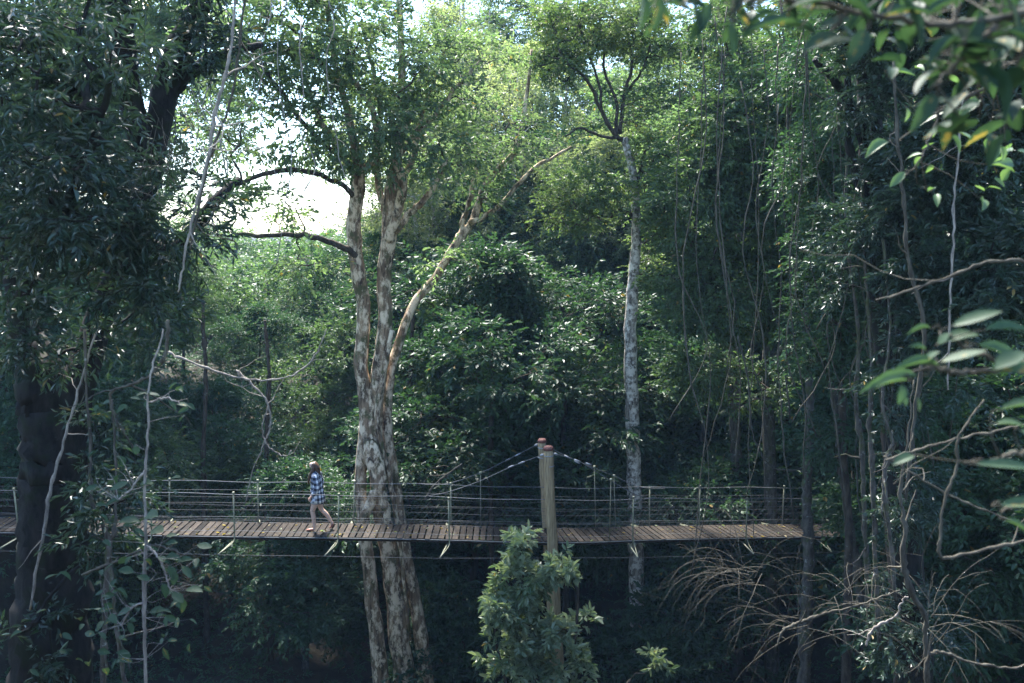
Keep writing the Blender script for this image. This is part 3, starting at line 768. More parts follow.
# --- pale bush in the gorge in front of the timber poles
rng = np.random.default_rng(6)
Y5 = 19.6
t = Tree('pale_bush', 'pale green glossy bush growing in front of the timber pole', 'bush', base_at(545, Y5))
for ln in [[(548, 860, 4, Y5), (545, 740, 3.4, Y5), (530, 640, 2.6, Y5), (522, 575, 1.8, Y5), (521, 540, 1, Y5)], [(547, 800, 3, Y5), (556, 700, 2.4, Y5), (575, 640, 1.8, Y5 - .2), (578, 580, 1, Y5 - .2)],
           [(545, 800, 3, Y5), (520, 720, 2.2, Y5 - .2), (500, 660, 1.6, Y5 - .3), (492, 610, 1, Y5 - .3)], [(548, 810, 3, Y5), (590, 730, 2.2, Y5), (630, 680, 1.4, Y5)]]:
    t.trunk_px(ln, M['bark_brown'], 7, 0.05, name='trunk', seg=20, wob=0.01)
DN = 0.95
for a in [(521, 548, 11, 16, Y5, .35, 12), (524, 585, 24, 22, Y5 - .1, .5, 22), (512, 615, 26, 20, Y5 - .1, .6, 20), (565, 572, 22, 14, Y5 - .3, .4, 12), (495, 602, 15, 12, Y5 - .2, .4, 7), (545, 640, 36, 18, Y5 - .4, .6, 26),
          (510, 655, 28, 20, Y5 - .3, .6, 20), (582, 632, 18, 12, Y5 - .2, .5, 5), (574, 668, 26, 18, Y5 - .3, .6, 12), (530, 690, 44, 26, Y5 - .3, .7, 26), (645, 668, 24, 10, Y5 - .2, .6, 5),
          (560, 735, 90, 40, Y5 - .2, 1.0, 46)]:
    t.region(*a, rad=0.2, shell=0.0)
t.finish(M['bush'], M['bark_brown'], 0.20, 0.40, sprays=5, nl=6, kind='mid', rmin=0.004, up=0.4, droop=0.05, flat=0.9, spread=1.25, jit=.55)
DN = 1.7

# ------------------------------------------------------------------ slim trunks, lianas, dead twigs
rng = np.random.default_rng(8)
def liana(name, label, cat, ctrl, mat, n=6, wob=0.012, group=None, rough=0.08, forks=0, leaf=None, nseg=None):
    pts, rad = px_path(ctrl, nseg or max(20, len(ctrl) * 9), min(wob, ctrl[0][3] * .0007))
    rad = rad * (1 + .35 * np.clip(rng.normal(0, .6, len(rad)), -.6, 1.4))
    rad = rad * (.6 if ctrl[0][3] < 8 else .75 if mat is M['twig_pale'] else 1)
    o0 = pts[0]
    mb = MB(); mb.tube(pts, rad, n, rough)
    for _ in range(forks):
        i = rng.integers(3, len(pts) - 2)
        ln = rng.uniform(0.25, 0.9)
        d = norm(rng.normal(0, 1, 3) * np.array([1, .6, .8]))
        q = [pts[i]]
        for s_ in range(5):
            d = norm(d + rng.normal(0, .28, 3)); q.append(q[-1] + d * ln / 5)
        mb.tube(q, np.linspace(rad[i] * .55, 0.002, 6), 4, cap=False)
    if leaf is None:
        o = mb.build(name, mat, None, o0); o.location = o0
        tag(o, label, cat, group)
        return o
    r = empty(name, o0, label, cat, group)
    mb.build('stem', mat, r, o0)
    cr = MB()
    k = leaf['n']
    idx = rng.integers(2, len(pts), k)
    P = pts[idx]; D = rng.normal(0, 1, (k, 3)); D[:, 2] *= 0.3
    L_ = np.full(k, leaf.get('len', 0.35)) * rng.uniform(.6, 1.3, k)
    tw = MB()
    put_sprays(cr, P, D, L_, leaf['size'], leaf.get('w', .5), leaf.get('nl', 6), rng.uniform(.2, .8, k), leaf.get('kind', 'mid'), leaf.get('droop', .3), tw, rad=0.003)
    tw.build('twigs', mat, r, o0)
    cr.build('leaves', leaf['mat'], r, o0)
    return r

sap = [
    ('thin grey mottled trunk just left of the two slim ones at right', [(738, 720, 6, 27), (737, 560, 5.5, 27), (736, 450, 5.5, 27), (733, 380, 5, 27), (736, 300, 4, 26.5), (742, 200, 3, 26)], 'bark_grey'),
    ('slim trunk rising through the bridge rails in front of the right span', [(803, 760, 7, 20), (806, 640, 6, 20), (808, 545, 5.5, 20), (807, 480, 5, 20), (810, 400, 4.5, 20), (806, 330, 3.4, 20), (808, 250, 2.4, 20.6), (800, 180, 1.4, 21.4)], 'bark_grey'),
    ('smooth bent pole thin trunk curving down past the right end of bridge', [(868, 640, 4, 18.5), (854, 555, 4, 18.5), (846, 500, 3.6, 18.5), (839, 450, 3.4, 18.5), (834, 395, 3.2, 18.5), (826, 360, 2.4, 18.5), (830, 300, 2, 18.6), (822, 200, 1.6, 18.8)], 'bark_grey'),
    ('dim thin trunk standing just right of the slender pale trunk', [(677, 640, 3, 31), (674, 520, 2.6, 31), (672, 440, 2.4, 31), (676, 360, 2, 31), (674, 260, 1.6, 31)], 'bark_grey'),
    ('dim thin trunk seen just right of the forked mottled trunk', [(414, 640, 3, 29), (412, 520, 3, 29), (410, 420, 2.6, 29), (413, 300, 2, 29)], 'bark_brown'),
]
for lb, px, Y, w, t0, tp in [
    ('dim slim trunk behind the bridge between black trunk and woman, left one', 205, 28, 2.4, 'bark_brown', 300), ('dim slim trunk behind the bridge a little left of the woman', 268, 27, 2.2, 'bark_brown', 320),
    ('slim trunk in the gloom just left of the timber poles', 492, 26.5, 2.4, 'bark_brown', 330), ('slim trunk in the gloom close behind the timber poles', 565, 29, 2.6, 'bark_brown', 300),
    ('thin lichen spotted trunk between slender pale trunk and grey mottled trunk', 704, 29, 2.6, 'bark_grey', 250), ('slim pale spotted trunk just right of the grey mottled trunk', 770, 26.5, 3.4, 'bark_grey', 280),
    ('thin dark trunk behind the right span, left of the bent thin trunk', 788, 29, 2.2, 'bark_brown', 260), ('dim thin trunk behind the mossy lianas at right', 856, 23, 2.8, 'bark_brown', 200)]:
    sap.append((lb, [(px + 3, 660, w * 1.3, Y), (px, 560, w * 1.2, Y), (px - 2, 460, w, Y), (px + 1, 380, w * .9, Y), (px - 3, tp, w * .7, Y)], t0))
for lb, c, mt in sap:
    liana('slim_tree', lb, 'tree', c, M[mt], 9, 0.015, 'slim trunks', 0.12)

lia = [
    ('liana', 'pale crooked liana climbing from the left plants to the top of the photo', 'vine', [(178, 292, 1.2, 9), (182, 270, 1.5, 9), (192, 220, 1.8, 9), (206, 168, 1.9, 9), (214, 120, 2.2, 9), (224, 80, 2.4, 9), (232, 40, 1.9, 9), (238, -20, 1.5, 9)], 'twig_pale', 6),
    ('liana', 'twin thin liana hanging beside the pale crooked liana', 'vine', [(190, 250, 1, 9.2), (200, 200, 1.4, 9.2), (212, 150, 1.4, 9.2), (228, 110, 1.2, 9.2), (238, 60, 1.2, 9.2), (246, -20, 1.1, 9.2)], 'twig', 4),
    ('liana', 'pale diagonal liana slanting across the black left trunk', 'vine', [(30, 610, 1.4, 10.6), (44, 530, 2, 10.6), (50, 490, 2.2, 10.6), (60, 456, 2, 10.6), (76, 400, 1.4, 10.6), (96, 330, 1.2, 10.6)], 'twig_pale', 3),
    ('liana', 'mottled hanging roots at the right edge of the black left trunk', 'vine', [(104, 690, 3.5, 10.5), (104, 620, 3, 10.5), (108, 560, 3.2, 10.5), (106, 530, 2.5, 10.5), (92, 500, 1.6, 10.5), (90, 440, 1.4, 10.5), (84, 330, 1.2, 10.5)], 'bark_grey', 6),
    ('liana', 'second mottled hanging root beside the black left trunk', 'vine', [(128, 700, 2.2, 10.2), (118, 640, 2, 10.2), (112, 590, 2.2, 10.2), (109, 550, 2, 10.2), (114, 530, 1.8, 10.2), (116, 500, 1.2, 10.2), (112, 400, 1, 10.2)], 'bark_grey', 3),
    ('dead_branch', 'bare pale branch with drooping twigs hanging above the walking woman', 'branch', [(166, 352, 1.6, 15), (196, 364, 1.5, 15), (232, 376, 1.4, 15), (262, 380, 1.3, 15), (290, 376, 1.1, 15), (314, 358, 1, 15), (326, 330, .7, 15)], 'twig_pale', 2),
    ('dead_branch', 'bare twig drooping from the pale branch left of the woman', 'branch', [(236, 370, 1.3, 15.05), (256, 388, 1.2, 15.05), (267, 402, 1.2, 15.05), (270, 425, 1, 15.05), (264, 445, .9, 15.05), (252, 472, .8, 15.05), (246, 502, .7, 15.05)], 'twig_pale', 4),
    ('dead_branch', 'short curled bare twig right of the drooping twig', 'branch', [(268, 405, .8, 15.1), (262, 432, .8, 15.1), (272, 450, .8, 15.1), (286, 456, .7, 15.1), (291, 450, .6, 15.1)], 'twig_pale', 1),
    ('dead_branch', 'bare brown branch curving down above the leafy sapling at left', 'branch', [(168, 320, 2, 8.6), (166, 352, 2, 8.6), (152, 374, 1.8, 8.6), (132, 384, 1.4, 8.6), (112, 392, 1.4, 8.6), (112, 410, 1.2, 8.6), (124, 432, 1, 8.6), (138, 456, 1, 8.6)], 'twig', 4),
    ('dead_branch', 'thin bare branch reaching out below the left span of the bridge', 'branch', [(82, 575, 1.2, 9), (120, 560, 1.3, 9), (150, 546, 1.3, 9), (168, 548, 1.2, 9), (186, 554, 1, 9), (216, 555, .6, 9)], 'twig', 3),
    ('liana', 'pale thin liana right of the vine hung trunk swinging to upper right', 'vine', [(906, 500, 1.6, 12), (914, 420, 1.8, 12), (924, 330, 2, 12), (908, 260, 2, 12), (904, 200, 1.8, 12), (898, 140, 1.6, 12), (894, 60, 1.6, 12)], 'twig', 5),
    ('liana', 'forked pale liana in front of the far right leaves', 'vine', [(948, 390, 1.2, 12), (950, 320, 1.4, 12), (953, 240, 1.6, 12), (956, 180, 1.4, 12), (962, 100, 1.2, 12)], 'twig_pale', 4),
    ('liana', 'mossy twisted liana left of the vine hung trunk', 'vine', [(868, 640, 2.2, 16), (866, 560, 2.4, 16), (864, 500, 2.6, 16), (862, 450, 2.6, 16), (856, 400, 2, 16), (858, 330, 1.8, 16), (846, 230, 1.5, 16), (848, 120, 1.4, 16)], 'bark_grey', 6),
    ('liana', 'mossy twisted liana hard against the vine hung trunk', 'vine', [(880, 650, 2.4, 14.3), (875, 560, 2.6, 14.3), (873, 480, 2.8, 14.3), (870, 430, 2.4, 14.3), (872, 360, 2, 14.3), (866, 280, 1.8, 14.3), (862, 180, 1.6, 14.3)], 'bark_grey', 6),
    ('liana', 'knotted mossy liana right of the vine hung trunk', 'vine', [(896, 600, 2, 13.5), (890, 540, 2.4, 13.5), (885, 490, 2.6, 13.5), (886, 460, 2.4, 13.5), (892, 440, 1.8, 13.5), (882, 400, 1.6, 13.5), (890, 330, 1.4, 13.5), (884, 240, 1.4, 13.5)], 'bark_grey', 6),
    ('dead_branch', 'tan leafless branch crossing the upper right edge', 'branch', [(876, 300, 1.6, 5), (910, 290, 2.2, 5), (950, 276, 2.4, 5), (990, 262, 2.6, 5), (1040, 262, 2.8, 5)], 'twig', 1),
    ('dead_branch', 'bent tan branch hooking downward at the right edge', 'branch', [(1050, 536, 2.2, 5), (1000, 546, 2.4, 5), (946, 558, 2.6, 5), (940, 540, 2.6, 5), (944, 500, 2.4, 5), (956, 470, 2.2, 5), (958, 440, 2, 5), (972, 416, 1.6, 5), (984, 400, 1.3, 5)], 'twig', 1),
    ('dead_branch', 'straight tan branch slanting up across the bent one at right', 'branch', [(886, 460, 1.8, 5.2), (930, 446, 2, 5.2), (970, 436, 2, 5.2), (1010, 428, 1.8, 5.2), (1045, 420, 1.6, 5.2)], 'twig', 1),
    ('dead_branch', 'thin brown branch slanting down to the right edge', 'branch', [(884, 456, 1.6, 5.4), (920, 478, 1.8, 5.4), (960, 500, 1.8, 5.4), (1000, 516, 1.6, 5.4), (1040, 530, 1.4, 5.4)], 'twig', 1),
    ('dead_branch', 'reddish thick stem snaking down right of the vine hung trunk', 'branch', [(914, 380, .6, 9), (908, 440, 1.0, 9), (900, 490, 1.6, 9), (905, 524, 2.2, 9), (903, 560, 2.8, 9), (910, 590, 3.2, 9), (924, 614, 2.6, 9), (926, 650, 2.2, 9), (930, 700, 2, 9)], 'twig', 3),
    ('dead_branch', 'curved dead stem arching over the bottom right corner', 'branch', [(926, 690, 3, 7), (928, 660, 3, 7), (940, 652, 2.6, 7), (970, 662, 2.2, 7), (1010, 668, 1.8, 7), (1040, 664, 1.6, 7)], 'twig', 2),
    ('dead_branch', 'bare pale branch with broken end in the right tangle', 'branch', [(776, 648, 1.0, 13), (782, 632, 1.3, 13), (792, 626, 1.5, 13), (806, 620, 1.4, 13), (830, 612, 1.2, 13), (862, 604, 1., 13), (900, 590, .8, 13)], 'twig', 4),
    ('dead_branch', 'white jagged dead branch at the foot of the vine hung trunk', 'branch', [(866, 646, 1.4, 12), (872, 630, 1.8, 12), (884, 622, 1.8, 12), (896, 616, 1.6, 12), (902, 600, 1.2, 12), (908, 596, .8, 12)], 'twig_pale', 2),
    ('dead_branch', 'brown bare twig arching from behind the bridge rail left of the poles', 'branch', [(425, 500, 1.2, 23.2), (432, 488, 1.2, 23.2), (448, 474, 1.2, 23.2), (462, 464, .9, 23.2)], 'twig', 2),
    ('liana', 'long thin liana dangling before the leafy mass right of centre', 'vine', [(790, 420, .8, 19), (786, 360, 1, 19), (792, 280, 1, 19), (784, 200, 1, 19), (788, 100, 1, 19), (780, 0, 1, 19)], 'twig', 3),
    ('liana', 'looping bare liana hanging between the slim trunks at right', 'vine', [(738, 336, .9, 20), (748, 380, 1, 20), (752, 430, 1, 20), (766, 462, 1.1, 20), (784, 470, 1.1, 20), (806, 466, 1, 20), (826, 444, .9, 20), (848, 436, .8, 20)], 'twig', 4),
]
for nm, lb, ct, c, mt, fk in lia:
    liana(nm, lb, ct, c, M[mt], 6, 0.008, 'lianas and bare branches', forks=fk, nseg=len(c) * 6)

# fine hanging vines on the right: each its own
for i in range(8):
    px = 190 + i * 19 + random.uniform(-8, 8); Y = random.uniform(12, 21)
    top = random.uniform(-30, 40); bot = random.uniform(120, 280)
    c = [(px + random.uniform(-9, 9) + q * random.uniform(-4, 4), top + (bot - top) * q / 5, random.uniform(.4, .8), Y) for q in range(6)]
    liana('hanging_vine', 'thin bare vine hanging in the upper left canopy', 'vine', c, M['twig_pale'], 4, 0.012, 'thin hanging vines at upper left', forks=3, nseg=26)
for i in range(30):
    px = 690 + i * 9 + random.uniform(-5, 5); Y = random.uniform(13.5, 17)
    top = random.uniform(-20, 120); bot = random.uniform(330, 600)
    c = [(px + random.uniform(-9, 9) + q * random.uniform(-3, 4), top + (bot - top) * q / 5, random.uniform(.35, .75), Y) for q in range(6)]
    liana('hanging_vine', 'thin bare vine hanging down in front of the leafy wall on the right', 'vine', c, M['twig'], 4, 0.012, 'thin hanging vines on the right', nseg=26)

def tangle(name, label, px, py, Y, n, ln, aim, mat, r0=0.012, droop=0.5, spreadz=0.5):
    o0 = at(px, py, Y)
    mb = MB()
    for i in range(n):
        d = norm(np.asarray(aim, float) + rng.normal(0, .55, 3) * np.array([1, .8, spreadz]))
        L_ = ln * rng.uniform(.5, 1.15); k = 12
        q = [o0 + rng.normal(0, .12, 3)]; dd = d.copy()
        for s_ in range(k):
            dd = norm(dd + np.array([0, 0, -droop * 0.12 * s_ / 4]) + rng.normal(0, .08, 3)); q.append(q[-1] + dd * L_ / k)
        r = np.linspace(r0 * rng.uniform(.4, .8), .0025, k + 1)
        mb.tube(q, r, 4, cap=False)
        for _ in range(rng.integers(2, 5)):
            j = rng.integers(3, k); e = norm(q[j] - q[j - 1]); e = norm(e + rng.normal(0, .6, 3)); w = [q[j]]
            for s_ in range(5):
                e = norm(e + np.array([0, 0, -.08]) + rng.normal(0, .12, 3)); w.append(w[-1] + e * L_ * rng.uniform(.05, .1))
            mb.tube(w, np.linspace(r[j] * .7, .002, 6), 3, cap=False)
    o = mb.build(name, mat, None, o0); o.location = o0
    tag(o, label, 'dead shrub', 'leafless twig tangles')
tangle('dead_shrub', 'fan of arching tan bare twigs drooping left below the right span', 750, 577, 14, 18, 1.6, (-1, -.1, .25), M['twig'], droop=1.0)
tangle('dead_shrub', 'upright bare twigs rising above the arching tan fan', 745, 578, 14.2, 7, 1.0, (-.3, 0, 1), M['twig'], droop=.2)
tangle('dead_shrub', 'dense bare twig tangle under the slim trunk at bottom right', 800, 625, 13.5, 22, 1.5, (-.5, 0, .35), M['twig'], r0=.010, droop=.6, spreadz=1)
tangle('dead_shrub', 'mixed bare twig tangle left of the vine hung trunk foot', 850, 600, 13, 18, 1.3, (-.2, 0, .5), M['twig'], r0=.010, droop=.6, spreadz=1)
tangle('dead_shrub', 'wiry twig tangle at the right of the vine hung trunk', 930, 620, 10, 14, 1.2, (.1, 0, .5), M['twig'], r0=.009, droop=.5, spreadz=1)
tangle('dead_shrub', 'wispy brown twigs hanging round the pale crooked liana', 172, 110, 10, 14, 1.0, (.15, 0, -1), M['twig'], r0=.007, droop=.2)

# ------------------------------------------------------------------ foreground leaves
rng = np.random.default_rng(10)
def leafy(name, label, stems, leaves, mat, barkm='twig', auto=None, cat='plant'):
    """stems: lists of (px,py,halfw,Y); leaves rows (px,py,Y,length_px,angle_deg_on_screen,tilt,width)"""
    o0 = at(*stems[0][0][:2], stems[0][0][3])
    r = empty(name, o0, label, cat)
    sb = MB(); lb = MB()
    for c in stems:
        pts, rad = px_path(c, len(c) * 7, 0.004)
        sb.tube(pts, rad, 7, 0.06)
    stem_pts = np.concatenate([px_path(c, 30)[0] for c in stems])
    for (px, py, Y, ln, ang, tilt, w) in leaves:
        p = at(px, py, Y); q = ms(px, py, Y)
        a = R(ang)
        d = np.array([math.cos(a), tilt, math.sin(a)])
        n = np.array([-math.sin(a) * .6, -.45, .9]) + rng.normal(0, .12, 3)
        put_leaves(lb, p[None], d[None], n[None], np.array([ln * q * .95]), w, np.array([rng.uniform(.2, .9)]), 'hi')
        e = p - norm(d) * ln * q * .18
        j = int(np.argmin(np.linalg.norm(stem_pts - e, axis=1)))
        mid_ = (stem_pts[j] + e) / 2 + rng.normal(0, .008, 3)
        sb.tube(catmull([stem_pts[j], mid_, e, p, p + norm(d) * ln * q * .08], 10), np.linspace(.0024, .001, 10), 4)
    if auto:
        for (px, py, rx, ry, Y, dY, n, size, w) in auto:
            P = np.array([at(px + rng.uniform(-rx, rx), py + rng.uniform(-ry, ry), Y + rng.uniform(-dY, dY)) for _ in range(n)])
            D = rng.normal(0, 1, (n, 3)); D[:, 2] = D[:, 2] * .35 - .25
            Nn = rng.normal(0, .35, (n, 3)) + np.array([0, -.35, 1.0])
            put_leaves(lb, P, D, Nn, size * rng.uniform(.6, 1.25, n), w, rng.uniform(.1, .9, n), 'hi')
            allp = np.concatenate([px_path(c, 20)[0] for c in stems])
            for i in range(n):
                j = np.argmin(np.linalg.norm(allp - P[i], axis=1))
                if np.linalg.norm(allp[j] - P[i]) < .6:
                    mid = (allp[j] + P[i]) / 2 + rng.normal(0, .03, 3)
                    sb.tube(catmull([allp[j], mid, P[i]], 5), np.linspace(.003, .001, 5), 4, cap=False)
    sb.build('stem', M[barkm], r, o0)
    lb.build('leaves', mat, r, o0)
    return r

leafy('sapling', 'leafy sapling with pale knotted stem before the left span of bridge',
      [[(147, 720, 1.7, 7.6), (145, 640, 1.7, 7.6), (144, 596, 2.2, 7.6), (146, 540, 1.6, 7.6), (145, 480, 1.4, 7.6), (148, 430, 1.2, 7.6), (150, 380, 1.0, 7.6), (164, 330, .8, 7.7)],
       [(146, 545, 1.2, 7.6), (158, 556, 1.1, 7.5), (164, 570, 1, 7.5), (170, 590, .8, 7.5)], [(145, 470, 1.2, 7.6), (130, 490, 1, 7.6), (118, 500, .8, 7.6)], [(146, 600, 1.2, 7.6), (130, 610, 1, 7.6), (122, 625, .7, 7.6)],
       [(150, 402, 1.0, 7.6), (166, 398, .9, 7.6), (182, 404, .7, 7.6)]],
      [(140, 522, 7.5, 22, 165, -.3, .5), (146, 516, 7.4, 18, 20, -.6, .8), (152, 530, 7.4, 16, 10, -.5, .8), (166, 536, 7.5, 11, 10, 0, .55), (158, 556, 7.5, 16, -20, -.4, .5), (166, 558, 7.5, 18, 15, -.4, .5),
       (168, 566, 7.5, 16, -50, -.4, .55), (178, 562, 7.5, 18, 25, -.3, .5), (182, 566, 7.5, 17, -40, -.4, .5), (176, 572, 7.5, 14, -100, -.4, .6), (162, 584, 7.5, 15, -60, -.3, .6), (172, 592, 7.5, 18, -30, -.4, .5),
       (186, 590, 7.5, 20, 10, -.3, .45), (182, 598, 7.5, 16, -80, -.3, .5), (150, 580, 7.5, 14, 150, -.3, .55), (134, 572, 7.6, 16, 160, -.3, .5), (132, 608, 7.6, 16, 200, -.3, .55), (128, 622, 7.6, 14, -60, -.3, .6), (150, 612, 7.6, 20, 20, -.3, .5),
       (128, 482, 7.6, 20, 200, -.3, .4), (140, 486, 7.6, 16, 30, -.3, .8), (120, 500, 7.6, 16, 190, -.3, .45), (136, 446, 7.6, 9, -80, -.5, .8), (160, 396, 7.6, 14, 160, -.3, .5), (168, 400, 7.6, 14, -40, -.3, .5), (176, 404, 7.6, 16, 0, -.3, .5), (170, 390, 7.6, 12, 60, -.3, .5), (186, 404, 7.6, 12, -20, -.3, .45)],
      M['fore'], 'twig_pale', auto=[(150, 600, 55, 60, 7.9, .5, 54, .12, .5), (120, 500, 40, 50, 8.0, .5, 26, .11, .48), (140, 420, 50, 60, 8.3, .4, 30, .10, .5), (70, 620, 50, 50, 8.3, .6, 20, .12, .5)])

leafy('foreground_branch', 'blurred green leafy branch reaching in from the right edge close by',
      [[(1060, 350, 4, 2.6), (1010, 368, 3.2, 2.6), (965, 372, 2.6, 2.55), (935, 368, 2.2, 2.5), (915, 372, 1.6, 2.5), (890, 384, 1, 2.5)], [(1010, 368, 2.4, 2.6), (975, 352, 2, 2.6), (955, 340, 1.6, 2.6), (940, 330, 1.2, 2.6)]],
      [(917, 376, 2.5, 58, 186, -.1, .24), (938, 366, 2.5, 48, 168, -.2, .26), (940, 362, 2.5, 46, 22, -.3, .26), (908, 380, 2.45, 38, 180, -.2, .2), (902, 384, 2.5, 22, -100, -.4, .6), (925, 350, 2.55, 18, 150, -.3, .5), (938, 344, 2.55, 16, 60, -.4, .7), (925, 362, 2.5, 18, 60, -.5, .6),
       (945, 342, 2.6, 32, 30, -.4, .5), (952, 326, 2.6, 50, 25, -.3, .3), (930, 328, 2.6, 24, 180, -.1, .2), (1024, 352, 2.5, 40, 200, -.3, .45), (990, 370, 2.5, 50, 5, -.3, .45), (985, 330, 2.5, 44, 10, -.2, .35), (978, 345, 2.6, 50, -15, -.2, .3), (905, 395, 2.5, 12, -90, -.4, .6), (916, 398, 2.5, 14, -70, -.4, .55)],
      M['fore'], 'twig')
leafy('foreground_branch', 'blurred dim leaves lowest along the right edge close by',
      [[(1060, 440, 3, 2.6), (1020, 452, 2.4, 2.6), (985, 462, 1.6, 2.6)], [(1060, 490, 3, 2.6), (1025, 500, 2, 2.6), (1000, 512, 1.2, 2.6)]],
      [(1000, 410, 2.6, 46, 20, -.2, .3), (975, 464, 2.5, 62, 2, -.2, .22), (996, 424, 2.6, 28, 10, -.3, .4), (1020, 430, 2.6, 30, -20, -.4, .4), (1000, 505, 2.5, 44, 8, -.2, .3), (1005, 520, 2.6, 30, -20, -.2, .3), (914, 456, 2.6, 24, 190, -.2, .45)],
      M['fore'], 'twig')
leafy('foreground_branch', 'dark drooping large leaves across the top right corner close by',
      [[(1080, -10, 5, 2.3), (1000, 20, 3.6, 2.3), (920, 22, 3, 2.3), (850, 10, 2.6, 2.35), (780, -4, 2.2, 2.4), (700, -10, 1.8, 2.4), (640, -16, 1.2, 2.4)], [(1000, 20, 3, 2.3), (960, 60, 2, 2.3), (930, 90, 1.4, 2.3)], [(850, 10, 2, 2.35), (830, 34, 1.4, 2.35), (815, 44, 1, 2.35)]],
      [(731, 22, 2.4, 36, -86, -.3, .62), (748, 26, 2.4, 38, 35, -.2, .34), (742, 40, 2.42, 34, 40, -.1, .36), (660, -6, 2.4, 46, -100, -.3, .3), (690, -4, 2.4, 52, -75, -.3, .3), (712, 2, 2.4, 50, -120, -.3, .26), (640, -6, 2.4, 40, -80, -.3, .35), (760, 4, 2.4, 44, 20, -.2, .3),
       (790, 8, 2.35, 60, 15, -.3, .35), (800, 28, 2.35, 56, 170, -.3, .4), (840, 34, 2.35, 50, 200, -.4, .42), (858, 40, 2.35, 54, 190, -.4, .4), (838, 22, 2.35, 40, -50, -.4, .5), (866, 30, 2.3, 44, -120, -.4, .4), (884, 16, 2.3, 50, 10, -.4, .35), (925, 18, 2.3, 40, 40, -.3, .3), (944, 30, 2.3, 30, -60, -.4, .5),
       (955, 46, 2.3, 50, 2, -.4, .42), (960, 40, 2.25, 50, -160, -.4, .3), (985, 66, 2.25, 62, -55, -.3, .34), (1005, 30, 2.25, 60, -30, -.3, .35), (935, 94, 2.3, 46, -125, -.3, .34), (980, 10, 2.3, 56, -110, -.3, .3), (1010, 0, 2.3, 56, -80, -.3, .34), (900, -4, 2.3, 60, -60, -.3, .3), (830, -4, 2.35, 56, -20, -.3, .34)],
      M['fore_shaded'], 'twig', auto=[(985, 60, 60, 80, 2.7, .4, 50, .13, .4), (900, 0, 100, 26, 2.8, .3, 26, .12, .4), (720, -4, 80, 30, 2.9, .3, 46, .10, .36), (820, 10, 90, 30, 2.9, .3, 30, .10, .38), (960, 20, 70, 60, 3.0, .3, 40, .11, .38)])
leafy('foreground_branch', 'bright lit green leaves on a thin twig below the top right corner',
      [[(1060, 40, 3, 4.5), (1000, 80, 2, 4.5), (940, 110, 1.4, 4.5), (900, 140, .9, 4.5)], [(940, 110, 1.3, 4.5), (920, 160, 1, 4.5), (900, 180, .7, 4.5)]],
      [(906, 108, 4.5, 14, -80, -.3, .5), (888, 142, 4.5, 28, -160, -.3, .4), (905, 172, 4.5, 24, -140, -.3, .4), (950, 134, 4.5, 22, -50, -.3, .5), (1000, 146, 4.5, 18, -70, -.3, .5), (980, 100, 4.5, 30, -150, -.3, .35), (890, 72, 4.5, 26, 0, -.3, .35)],
      M['mid'], 'twig', auto=[(975, 130, 60, 70, 4.8, .4, 36, .11, .4)])

# ------------------------------------------------------------------ bridge
rng = np.random.default_rng(12)
DW = 0.50                                   # half deck width
def Yc(X):
    X = np.asarray(X, float)
    t = np.clip((X + 0.6) / 3.2, 0, None)
    return 21.7 + np.where(t < 1, 0.5 * 0.33 * 3.2 * t * t, 0.33 * 3.2 * (t - 0.5))
TAB = np.array([(-260, 527), (-100, 529), (0, 531), (150, 534), (250, 535.5), (375, 537), (450, 538.5), (500, 540), (545, 541), (632, 539), (745, 537), (820, 535.5), (900, 534), (1000, 532), (1100, 531)], float)
XS, ZS = [], []
for px, py in TAB:
    Y = 21.2
    for _ in range(6):
        x = at(px, py, Y)[0]; Y = float(Yc(x)) - DW
    XS.append(x); ZS.append(at(px, py, Y)[2])
XS = np.array(XS); ZS = np.array(ZS)
def bz(X): return np.interp(X, XS, ZS)
def dense():
    X = np.linspace(XS[0], XS[-1], 400)
    z = np.convolve(np.pad(bz(X), 10, mode='edge'), np.ones(21) / 21, 'valid')
    return X, Yc(X), z
DX, DY, DZ = dense()
seglen = np.concatenate([[0], np.cumsum(np.linalg.norm(np.diff(np.stack([DX, DY, DZ], -1), axis=0), axis=1))])
def frame(X):
    p = np.array([X, float(Yc(X)), float(np.interp(X, DX, DZ))])
    e = 0.05
    q = np.array([X + e, float(Yc(X + e)), float(np.interp(X + e, DX, DZ))])
    t = norm(q - p); s = norm(np.array([-t[1], t[0], 0])); u = np.cross(t, s)
    return p, t, s, u
def onb(X, side, h):                       # side -1 near, +1 far (metres across), h above deck
    p, t, s, u = frame(X)
    return p + s * side + np.array([0, 0, h])
def x_of_px(px, side=-DW):
    lo, hi = XS[0], XS[-1]
    for _ in range(40):
        m_ = (lo + hi) / 2; q = onb(m_, side, 0)
        if 512 + q[0] / np.dot(q - CAM, FWD) * F < px: lo = m_
        else: hi = m_
    return (lo + hi) / 2

br = empty('suspension_bridge', (0, 21.7, float(np.interp(0, DX, DZ))), 'narrow plank suspension footbridge with wire rails crossing the gorge', 'footbridge')
O = np.array(br.location)
